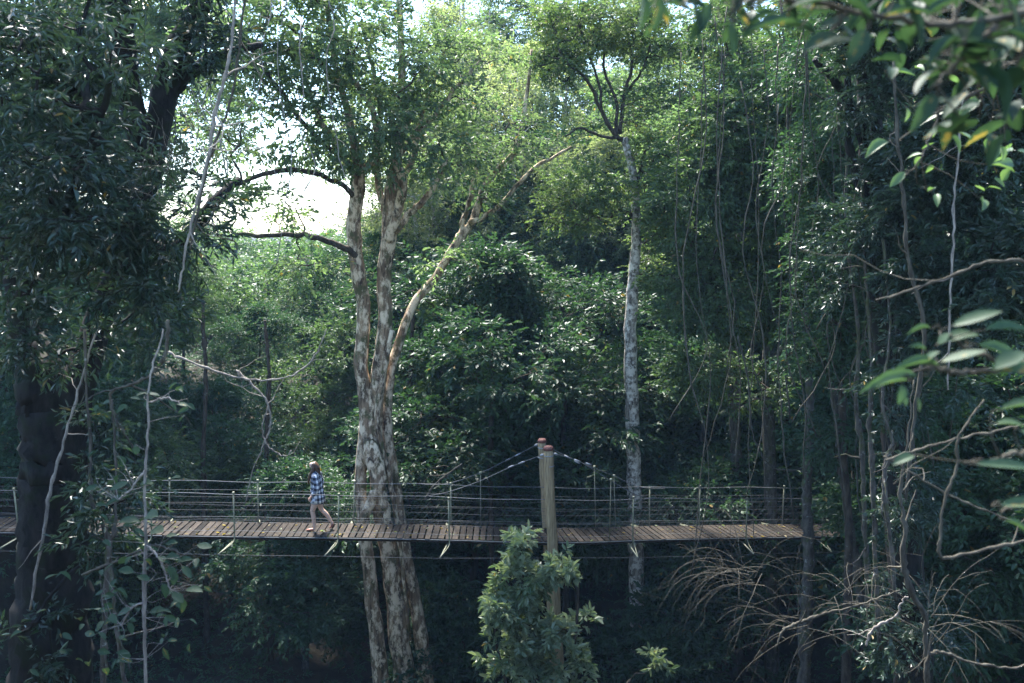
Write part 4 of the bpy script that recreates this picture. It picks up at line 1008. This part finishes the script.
# planks
mb = MB()
tot = seglen[-1]; k = int(tot / 0.172)
for i in range(k):
    s_ = (i + .5) * 0.172
    X = np.interp(s_, seglen, DX)
    p, t, s, u = frame(X)
    ya = rng.normal(0, .012)
    t2 = norm(t + s * ya); s2 = norm(np.cross(u, t2))
    n0 = mb.n
    mb.box(p - u * (.022 + rng.uniform(0, .006)) + s * rng.normal(0, .012), (.073 * rng.uniform(.84, 1.05), DW + rng.uniform(0, .03), .019), np.stack([t2, s2, u], -1))
    mb.t[-1] = np.full(8, np.clip(rng.normal(.5, .28), 0, 1))
mb.build('deck', M['plank'], br, O)
for sd in (-1, 1):
    XX = np.linspace(XS[0], XS[-1], 160)
    mb = MB(); mb.tube([onb(x, sd * (DW - .05), -.09) for x in XX], .035, 6)
    mb.build('deck_beam', M['plank'], br, O)
    mb = MB(); mb.tube([onb(x, sd * (DW + .035), -.03) for x in XX], .013, 5)
    mb.build('deck_cable', M['cable'], br, O)
    mb = MB(); mb.tube([onb(x, sd * (DW + .03), 1.07 + .015 * math.sin(x * 2.1)) for x in XX], .0078, 6)
    mb.build('hand_cable', M['cable'], br, O)
    for h, r in ((.84, .0035), (.66, .003), (.44, .003), (.12, .005)):
        mb = MB(); mb.tube([onb(x, sd * (DW + .03), h + .01 * math.sin(x * 1.7 + h * 9)) for x in XX], r, 4)
        mb.build('rail_wire', M['cable'] if h == .12 else M['wire'], br, O)
    # wire netting
    mb = MB()
    step = .24; x0 = XS[2]; hh = .82
    xs_ = np.arange(x0, XS[-2], step)
    for x in xs_:
        for dx in (hh * .9, -hh * .9):
            mb.tube([onb(x, sd * (DW + .025), .02), onb(x + dx * .5, sd * (DW + .025), hh * .5), onb(x + dx, sd * (DW + .025), hh)], .0012, 3, cap=False)
    mb.build('wire_netting', M['wire'], br, O)
near_posts = [(-120, 1.1, 0), (20, 1.1, -.05), (152, 1.1, .06), (235, 1.1, .02), (338, 1.1, .06), (449.5, 1.05, -.01), (632, 1.12, .0), (745, 1.08, .0), (821, 1.06, .0), (905, 1.05, .02), (985, 1.05, .0)]
far_posts = [(-80, 1.1, .0), (60, 1.1, .0), (168, 1.1, .08), (258, 1.1, .02), (353, 1.1, .06), (451, 1.1, .0), (650, 1.05, 0), (700, 1.1, .0), (783, 1.1, .02), (862, 1.1, .0)]
for (lst, sd) in ((near_posts, -1), (far_posts, 1)):
    for px, h, lean in lst:
        X = x_of_px(px, sd * DW)
        p0 = onb(X, sd * (DW + .045), -.16); p1 = onb(X, sd * (DW + .045), h)
        p1[0] += lean
        mb = MB(); mb.tube([p0, (p0 + p1) / 2, p1], .018, 7)
        mb.tube([p1 + [0, 0, -.02], p1 + [0, 0, .03]], .028, 7)
        po = mb.build('post', M['post'], br, O)
        # outrigger arm under the deck with its brace
        e = onb(X, sd * (DW + .75), -.22) + np.array([-.18, 0, 0])
        mb = MB(); mb.tube([onb(X, sd * (DW - .4), -.13), e], .02, 6); mb.build('outrigger', M['post'], br, O)
        a = onb(X, sd * (DW + .045), .10); mid = onb(X, sd * (DW + .16), -.12)
        mb = MB(); mb.tube(catmull([a, mid, e + [0, 0, .02]], 8), .010, 5); mb.build('brace', M['post'], br, O)
for sd in (-1, 1):
    pts = []
    lst = near_posts if sd < 0 else far_posts
    for px, h, lean in lst:
        X = x_of_px(px, sd * DW)
        pts.append(onb(X, sd * (DW + .75), -.22) + np.array([-.18, 0, 0]))
    mb = MB(); mb.tube(np.array(pts), .005, 5); mb.build('wind_cable', M['wire'], br, O)

mb = MB(); n_ = 260
P_ = np.array([onb(rng.uniform(XS[1], XS[-2]), rng.uniform(-DW, DW), rng.uniform(.002, .012)) for _ in range(n_)])
D_ = rng.normal(0, 1, (n_, 3)); D_[:, 2] *= .08
put_leaves(mb, P_, D_, rng.normal(0, .2, (n_, 3)) + np.array([0, 0, 1.]), rng.uniform(.05, .11, n_), .5, np.where(rng.uniform(0, 1, n_) < .6, 1.0, .4), 'mid')
tag(mb.build('fallen_leaves', M['pale']), kind='stuff', label='fallen leaves scattered over the bridge planks', cat='leaf litter')
# poles
POLE = {}
def pole(label, ctrl, group='timber poles'):
    pts, rad = px_path(ctrl, 24, 0.006)
    o0 = pts[0]
    r = empty('timber_pole', o0, label, 'pole', group)
    mb = MB(); mb.tube(pts, rad * (1 + rng.normal(0, .01, len(rad))), 16, 0.035)
    mb.build('shaft', M['pole'], r, o0)
    d = norm(pts[-1] - pts[-2])
    mb = MB(); mb.tube([pts[-1] - d * .02, pts[-1] + d * .03, pts[-1] + d * .075], [rad[-1] * 1.1, rad[-1] * 1.12, rad[-1] * .85], 16)
    mb.build('cap', M['redcap'], r, o0)
    for hgt in (.16, .42):
        q = pts[-1] - d * hgt
        mb = MB(); mb.tube([q - d * .012, q + d * .012], rad[-1] * 1.06, 16); mb.build('band', M['steel'], r, o0)
    return pts[-1]
YN, YF = 21.0, 22.45
topN = pole('nearer round timber pole with red cap rising in front of the bridge deck', [(562, 720, 5.6, YN), (557, 640, 5.6, YN), (555, 600, 5.5, YN), (553, 548, 5.3, YN), (550, 500, 5, YN), (548.5, 449, 4.7, YN)])
topF = pole('farther round timber pole with red cap half hidden behind the nearer', [(556, 720, 4.6, YF), (551, 600, 4.5, YF), (547, 530, 4.3, YF), (544, 480, 4.1, YF), (541.5, 441.5, 4, YF)])
# suspension cables, part of the bridge
def scable(top, ends, hang):
    mb = MB()
    pts = catmull([top] + ends, 30)
    mb.tube(pts, .010, 6)
    o = mb.build('suspension_cable', M['wire'], br, O)
    d = norm(pts[1] - pts[0]); 
    for s0, s1, r in ((.03, .13, .035), (.55, .72, .024), (.85, 1.0, .024)):
        mb = MB(); mb.tube([top + d * s0, top + d * (s0 + s1) / 2, top + d * s1], [r * .7, r, r * .7], 8); mb.build('turnbuckle', M['steel'], o, O)
    for (ptop, pbot) in hang:
        mb = MB(); mb.tube([pbot, ptop], .011, 5); mb.tube([ptop - [0, 0, .03], ptop + [0, 0, .035]], .035, 7)
        mb.build('hanger', M['post'], br, O)
def H(px, py, sd, Y):
    return at(px, py, Y)
NYl = 21.15
scable(topN - [.08, 0, .12], [at(513, 466, NYl), at(480, 481, NYl), at(448, 492, NYl), at(425, 496.5, NYl)], [])
scable(topF - [.08, 0, .05], [at(515, 456, YF), at(480, 473, 22.25), at(445, 484, 22.25), at(415, 484, 22.25)], [(at(480.5, 473, 22.25), onb(x_of_px(480.5, DW), DW + .03, 0))])
XR = 23.2
scable(topF + [.10, 0, -.10], [at(566, 456, YF), at(594, 468, 22.55), at(616, 477, 22.7), at(640, 487, 22.9), at(665, 488.5, 23.1)], [(at(594.5, 467, 22.55), onb(x_of_px(596, DW), DW + .03, 0)), (at(614, 476, 22.7), onb(x_of_px(616, DW), DW + .03, 0))])
scable(topN + [.10, 0, -.10], [at(580, 462, 21.0), at(611, 481, 21.2), at(640, 496, 21.35), at(665, 498.5, 21.5)], [(at(611, 480, 21.2), onb(x_of_px(609, -DW), -DW - .03, 0))])

# ------------------------------------------------------------------ person
def skin_mesh(name, verts, edges, root=0, sub=2):
    me = bpy.data.meshes.new(name)
    me.from_pydata([v[:3] for v in verts], [], []) if False else me.from_pydata([tuple(v[:3]) for v in verts], edges, [])
    o = bpy.data.objects.new(name, me); COL.objects.link(o)
    md = o.modifiers.new('skin', 'SKIN'); md.use_smooth_shade = True
    sv = me.skin_vertices[0].data
    for i, v in enumerate(verts):
        rx, ry = (v[3], v[3]) if len(v) == 4 else (v[3], v[4])
        sv[i].radius = (rx, ry); sv[i].use_root = (i == root)
    sm = o.modifiers.new('sub', 'SUBSURF'); sm.levels = sub; sm.render_levels = sub
    dg = bpy.context.evaluated_depsgraph_get(); dg.update()
    ev = o.evaluated_get(dg)
    nm = bpy.data.meshes.new_from_object(ev)
    bpy.data.objects.remove(o)
    nm.name = name
    return nm

def add_mesh(me, name, mat, parent):
    me.materials.clear(); me.materials.append(mat)
    o = bpy.data.objects.new(name, me); COL.objects.link(o); o.parent = parent
    for p_ in me.polygons: p_.use_smooth = True
    return o

def person():
    skinm = plain_mat('skin', (0.64, 0.43, 0.33), 0.5, 0, .06, 8)
    hairm = plain_mat('brown_hair', (0.085, 0.045, 0.026), 0.5, 0, .4, 30)
    shortm = plain_mat('denim_shorts', (0.50, 0.52, 0.56), 0.8, 0, .2, 20)
    shoem = plain_mat('brown_shoe', (0.26, 0.10, 0.065), 0.6, 0, .2, 20)
    eyem = plain_mat('eye', (0.03, 0.025, 0.02), 0.2, 0, .1, 5)
    m, nt, out = newmat('plaid_flannel')
    L = nt.links.new
    tc = N(nt, 'ShaderNodeTexCoord'); sp = N(nt, 'ShaderNodeSeparateXYZ'); L(tc.outputs['Object'], sp.inputs[0])
    def stripe(sock, freq, duty, ph=0.0):
        a = N(nt, 'ShaderNodeMath', _operation='MULTIPLY'); L(sock, a.inputs[0]); a.inputs[1].default_value = freq
        c = N(nt, 'ShaderNodeMath', _operation='ADD'); L(a.outputs[0], c.inputs[0]); c.inputs[1].default_value = 50 + ph
        f = N(nt, 'ShaderNodeMath', _operation='FRACT'); L(c.outputs[0], f.inputs[0])
        g = N(nt, 'ShaderNodeMath', _operation='LESS_THAN'); L(f.outputs[0], g.inputs[0]); g.inputs[1].default_value = duty
        return g.outputs[0]
    xy = N(nt, 'ShaderNodeMath', _operation='ADD'); L(sp.outputs[0], xy.inputs[0]); L(sp.outputs[1], xy.inputs[1])
    hx = stripe(xy.outputs[0], 8.0, .5); hz = stripe(sp.outputs[2], 8.0, .5)
    s = N(nt, 'ShaderNodeMath', _operation='ADD'); L(hx, s.inputs[0]); L(hz, s.inputs[1])
    h = N(nt, 'ShaderNodeMath', _operation='MULTIPLY'); L(s.outputs[0], h.inputs[0]); h.inputs[1].default_value = .5
    rp = N(nt, 'ShaderNodeValToRGB'); rp.color_ramp.interpolation = 'CONSTANT'
    e = rp.color_ramp.elements
    e[0].color = (.86, .87, .90, 1); e[1].position = .3; e[1].color = (.20, .22, .28, 1)
    e2 = e.new(.8); e2.color = (.010, .013, .024, 1)
    L(h.outputs[0], rp.inputs[0])
    p = N(nt, 'ShaderNodeBsdfPrincipled', Roughness=.85); L(rp.outputs[0], p.inputs['Base Color']); L(p.outputs[0], out.inputs[0])
    shirtm = m
    X = x_of_px(317, -.05)
    base = onb(X, -.05, 0.0)
    r = empty('person', base, 'person in plaid shirt and shorts walking left along the footbridge', 'person')
    V = []; E = []
    def chain(parent, pts):
        j = parent
        for q in pts:
            V.append(q); i = len(V) - 1
            if j is not None: E.append((j, i))
            j = i
        return j
    # x forward is -X ; near side is -Y
    pel = chain(None, [(0.02, 0, .88, .105, .135)])
    wai = chain(pel, [(0.02, 0, 1.03, .085, .115)])
    che = chain(wai, [(0.01, 0, 1.22, .095, .14)])
    nb = chain(che, [(-.005, 0, 1.375, .06, .08)])
    hd = chain(nb, [(-.02, 0, 1.44, .045), (-.035, 0, 1.505, .062), (-.045, 0, 1.565, .080), (-.03, 0, 1.61, .062)])
    hm = hd - 1
    chain(hm, [(-.118, 0, 1.562, .020), (-.139, 0, 1.553, .010)])
    chain(hd - 2, [(-.088, 0, 1.493, .032)])
    for sd in (-1, 1):
        chain(hm, [(-.03, sd * .078, 1.555, .014, .02)])
    # legs: near (y-) is forward leg
    for sd, kx, kz, ax, az, toe in ((-1, -.075, .475, -.045, .085, (-.20, .035)), (1, .095, .47, .315, .175, (.285, .045))):
        y = sd * .085
        k1 = chain(pel, [(.015, y, .80, .095), (kx * .5 + .01, y, .62, .078), (kx, y * .95, kz, .055), ((kx + ax) / 2 + .012, y * .9, (kz + az) / 2 + .03, .054), (ax, y * .9, az, .036)])
        if sd < 0: chain(k1, [(-.055, y * .9, .05, .038), (-.16, y * .9, .035, .030), (-.215, y * .9, .03, .022)])
        else: chain(k1, [(.345, y * .9, .135, .036), (.325, y * .9, .06, .032), (.295, y * .9, .03, .024)])
    # arms, elbows bent, hands before the waist
    for sd in (-1, 1):
        y = sd * .17
        wr = chain(che, [(.02, sd * .13, 1.33, .058), (.03, y, 1.29, .050), (.075, y * 1.18, 1.06, .040), (.005, y * 1.12, .93, .034), (-.06, y * 1.0, .86, .025)])
        pm = chain(wr, [(-.085, y * .98, .825, .030, .018), (-.10, y * .97, .80, .030, .016)])
        for q in range(4):
            oz = (q - 1.5) * .017; ln = (.058, .070, .066, .050)[q]
            chain(pm, [(-.108 - oz, y * .96, .785, .0085), (-.112 - oz * 1.05, y * .95 - sd * .004, .785 - ln * .55, .008), (-.106 - oz * 1.05, y * .93 - sd * .016, .785 - ln, .007)])
        chain(pm - 1, [(-.115, y * .95 - sd * .012, .825, .010), (-.140, y * .92 - sd * .02, .80, .0085), (-.150, y * .90 - sd * .024, .775, .0075)])
    add_mesh(skin_mesh('body', V, E, 0, 2), 'body', skinm, r)
    # shirt: open hem shell lofted in rings, sleeves skinned
    mb = MB()
    rings = [(.70, .03, .175, .195), (.80, .03, .170, .195), (.92, .028, .150, .180), (1.05, .025, .135, .168), (1.18, .02, .130, .178), (1.29, .012, .118, .185), (1.35, .005, .098, .160), (1.40, -.003, .070, .100), (1.425, -.008, .058, .072)]
    n = 28; vv = []
    for (z, cx, rx, ry) in rings:
        for i in range(n):
            a = 2 * math.pi * i / n
            f = 1 + (.05 * math.sin(5 * a + z * 9) + .03 * math.sin(9 * a)) * max(0, 1.3 - z)
            zz = z - (.05 * max(0, math.cos(a)) if z < .75 else 0)
            vv.append((cx + rx * f * math.cos(a), ry * f * math.sin(a), zz))
    ff = [[k_ * n + i, k_ * n + (i + 1) % n, (k_ + 1) * n + (i + 1) % n, (k_ + 1) * n + i] for k_ in range(len(rings) - 1) for i in range(n)]
    mb.add(vv, ff)
    for sd in (-1, 1):
        y = sd * .17
        pts = catmull([(.015, sd * .11, 1.325), (.03, y * 1.02, 1.285), (.078, y * 1.18, 1.06), (.01, y * 1.12, .94), (-.035, y * 1.04, .885)], 16)
        mb.tube(pts, np.interp(np.linspace(0, 1, 16), [0, .25, .55, .75, 1], [.085, .080, .066, .058, .048]), 12, 0.06)
    so = mb.build('shirt', shirtm, r)
    sd_ = so.modifiers.new('thick', 'SOLIDIFY'); sd_.thickness = .006
    # shorts
    mb = MB()
    vv = []; n = 20
    for (z, rx, ry) in ((.92, .125, .155), (.84, .135, .170), (.77, .135, .180), (.735, .132, .182)):
        for i in range(n):
            a = 2 * math.pi * i / n; vv.append((.018 + rx * math.cos(a), ry * math.sin(a), z))
    mb.add(vv, [[k_ * n + i, k_ * n + (i + 1) % n, (k_ + 1) * n + (i + 1) % n, (k_ + 1) * n + i] for k_ in range(3) for i in range(n)])
    for sd, kx in ((-1, -.075), (1, .095)):
        y = sd * .085
        mb.tube([(.015, y, .80), (kx * .22 + .012, y, .72), (kx * .36 + .01, y, .67)], [.108, .103, .102], 14, 0.03)
    mb.build('shorts', shortm, r)
    # shoes
    for sd in (-1, 1):
        y = sd * .085 * .9
        if sd < 0: sv = [(-.035, y, .048, .048, .042), (-.10, y, .040, .043, .036), (-.185, y, .032, .042, .028), (-.235, y, .026, .026, .02)]
        else: sv = [(.352, y, .150, .046, .042), (.338, y, .095, .042, .036), (.318, y, .050, .040, .028), (.270, y, .024, .026, .02)]
        add_mesh(skin_mesh('shoe', sv, [(0, 1), (1, 2), (2, 3)], 0, 2), 'shoe', shoem, r)
    # hair: cap plus long locks
    hv = [(-.062, 0, 1.615, .082), (.01, 0, 1.56, .094), (.035, 0, 1.47, .085), (.05, 0, 1.37, .080), (.065, 0, 1.27, .066), (.075, 0, 1.17, .03)]
    he = [(i, i + 1) for i in range(5)]
    for sd in (-1, 1):
        b0 = len(hv)
        hv += [(-.015, sd * .070, 1.52, .044), (-.055, sd * .085, 1.42, .042), (-.105, sd * .095, 1.32, .038), (-.135, sd * .095, 1.21, .030), (-.14, sd * .095, 1.12, .014)]
        he += [(1, b0)] + [(b0 + i, b0 + i + 1) for i in range(4)]
    add_mesh(skin_mesh('hair', hv, he, 1, 2), 'hair', hairm, r)
    for sd in (-1, 1):
        mb = MB(); c = np.array([-.112, sd * .032, 1.575])
        mb.tube([c + [-.008, 0, 0], c, c + [.008, 0, 0]], [.004, .011, .004], 8); mb.build('eye', eyem, r)
    mb = MB(); mb.tube([(-.118, -.022, 1.522), (-.126, 0, 1.522), (-.118, .022, 1.522)], [.003, .006, .003], 6)
    mb.build('lips', plain_mat('lips', (.36, .14, .12), .5, 0, .1, 10), r)
    return r
pr_ = person(); pr_.scale = (1.1, 1.1, 1.1)

# ------------------------------------------------------------------ uncountable masses
rng = np.random.default_rng(20)
# undergrowth on banks and gorge floor
cr = MB()
n = 7000
px_ = rng.uniform(-34, 34, n); py_ = rng.uniform(5, 62, n)
keep = ~((np.abs(px_) < 3.2) & (py_ < 9))
px_, py_ = px_[keep], py_[keep]
zc = gz(px_, py_)
C = np.stack([px_, py_, zc + rng.uniform(.1, .7, len(px_))], -1)
foliate(cr, None, C, rng.uniform(.4, .9, len(C)), 9, .15, .36, 9, 'lo', .4, .35, None, .3)
o = cr.build('undergrowth', M['deep']); tag(o, kind='stuff', label='dark ferny undergrowth covering the gorge floor and banks', cat='undergrowth')
# far forest, read as one mass
cr = MB(); br_ = MB()
for i in range(130):
    x = rng.uniform(-56, 56); y = rng.uniform(52, 84)
    z0 = float(gz(x, y)); h = rng.uniform(3.5, 6.0) if abs(x + 14) < 13 else rng.uniform(5, 9.5)
    C = clump_points((x, y, z0 + h * .55), (3.2, 3.2, h * .5), 44, .5)
    foliate(cr, None, C, rng.uniform(.8, 1.4, 44), 9, .3, .45, 8, 'lo', .6, .2, None, .2)
    br_.tube([(x, y, z0 - .3), (x + .2, y, z0 + h * .4), (x, y, z0 + h * .9)], [.16, .12, .03], 6)
# flanking trees out of frame, added to keep side light low
for i in range(46):
    sgn = -1 if i % 2 else 1
    y = rng.uniform(-2, 50); x = sgn * (17 + .42 * max(y, 0) + rng.uniform(0, 9))
    z0 = float(gz(x, y)); h = rng.uniform(9, 17)
    C = clump_points((x, y, z0 + h * .55), (3.0, 3.0, h * .48), 46, .5)
    foliate(cr, None, C, rng.uniform(.9, 1.5, 46), 9, .28, .45, 8, 'lo', .6, .2, None, .2)
    br_.tube([(x, y, z0 - .3), (x + .2, y, z0 + h * .4), (x, y, z0 + h * .9)], [.2, .15, .03], 6)
fo = cr.build('forest', M['mid']); tag(fo, kind='stuff', label='mass of forest foliage beyond the gorge, plus unseen shade trees added beside it', cat='forest')
# unseen trees added behind the camera to block frontal light
for i in range(34):
    x = rng.uniform(-34, 34); y = rng.uniform(-24, -8)
    z0 = float(gz(x, y)); h = rng.uniform(10, 18)
    C = clump_points((x, y, z0 + h * .52), (3.0, 3.0, h * .5), 50, .5)
    foliate(cr, None, C, rng.uniform(.9, 1.5, 50), 9, .28, .45, 8, 'lo', .6, .2, None, .2)
    br_.tube([(x, y, z0 - .3), (x + .2, y, z0 + h * .4), (x, y, z0 + h * .9)], [.2, .15, .03], 6)
# made-up canopy out of view overhead, meant to darken everything below
for i in range(84):
    x = rng.uniform(-20, 20); y = rng.uniform(-8, 24) if i < 36 else rng.uniform(-8, 7); z = rng.uniform(16.5, 22) + .12 * max(y - 10, 0)
    if abs(x - 1) < 4 and 11 < y < 25: continue
    k_ = 34 if y > 8 else 60
    C = clump_points((x, y, z), (3.0, 3.0, 1.2), k_, .3)
    foliate(cr, None, C, rng.uniform(.9, 1.4, k_), 9, .26, .45, 8, 'lo', .6, .2, None, .2)
br_.build('trunks', M['bark_brown'], fo)['kind'] = 'stuff'

# ------------------------------------------------------------------ light
SUN_EL, SUN_AZ = R(58), R(-22)              # azimuth from +Y towards +X
wd = bpy.data.worlds.new('World'); sc.world = wd; wd.use_nodes = True
nt = wd.node_tree
bg = nt.nodes['Background']
sky = nt.nodes.new('ShaderNodeTexSky'); sky.sky_type = 'NISHITA'; sky.sun_disc = False
sky.sun_elevation = SUN_EL; sky.sun_rotation = SUN_AZ
sky.air_density = 1.0; sky.dust_density = 0.4; sky.ozone_density = 3.0
nt.links.new(sky.outputs[0], bg.inputs[0]); bg.inputs[1].default_value = 0.15
sl = bpy.data.lights.new('sun', 'SUN'); sl.energy = 5.0; sl.angle = R(12); sl.color = (1, .96, .90)
so = bpy.data.objects.new('sun', sl); COL.objects.link(so)
dv = Vector((math.sin(SUN_AZ) * math.cos(SUN_EL), math.cos(SUN_AZ) * math.cos(SUN_EL), math.sin(SUN_EL)))
so.rotation_euler = dv.to_track_quat('Z', 'Y').to_euler()

# ------------------------------------------------------------------ haze
hm = bpy.data.materials.new('lift_haze'); hm.use_nodes = True
hn = hm.node_tree; hn.nodes.clear()
ho = hn.nodes.new('ShaderNodeOutputMaterial'); hv = hn.nodes.new('ShaderNodeVolumePrincipled')
hv.inputs['Color'].default_value = (.40, .66, 1.0, 1); hv.inputs['Density'].default_value = LIFT_HAZE; hv.inputs['Anisotropy'].default_value = 0.0
hn.links.new(hv.outputs[0], ho.inputs['Volume'])
mb = MB(); mb.box((0, 0, 15), (740, 740, 26))  # thin blue volume added to lift the blacks towards navy
tag(mb.build('lift_haze', hm), kind='stuff')

# ------------------------------------------------------------------ render settings
vs = sc.view_settings
vs.view_transform = 'Standard'; vs.look = 'None'; vs.gamma = 1.0; vs.use_curve_mapping = False
vs.exposure = 2.15
sc.render.engine = 'CYCLES'
sc.cycles.use_denoising = True; sc.cycles.denoising_prefilter = "ACCURATE"
sc.cycles.max_bounces = 8; sc.cycles.diffuse_bounces = 4; sc.cycles.glossy_bounces = 2; sc.cycles.transmission_bounces = 4; sc.cycles.transparent_max_bounces = 4
sc.cycles.caustics_reflective = False; sc.cycles.caustics_refractive = False
sc.cycles.sample_clamp_indirect = 6.0
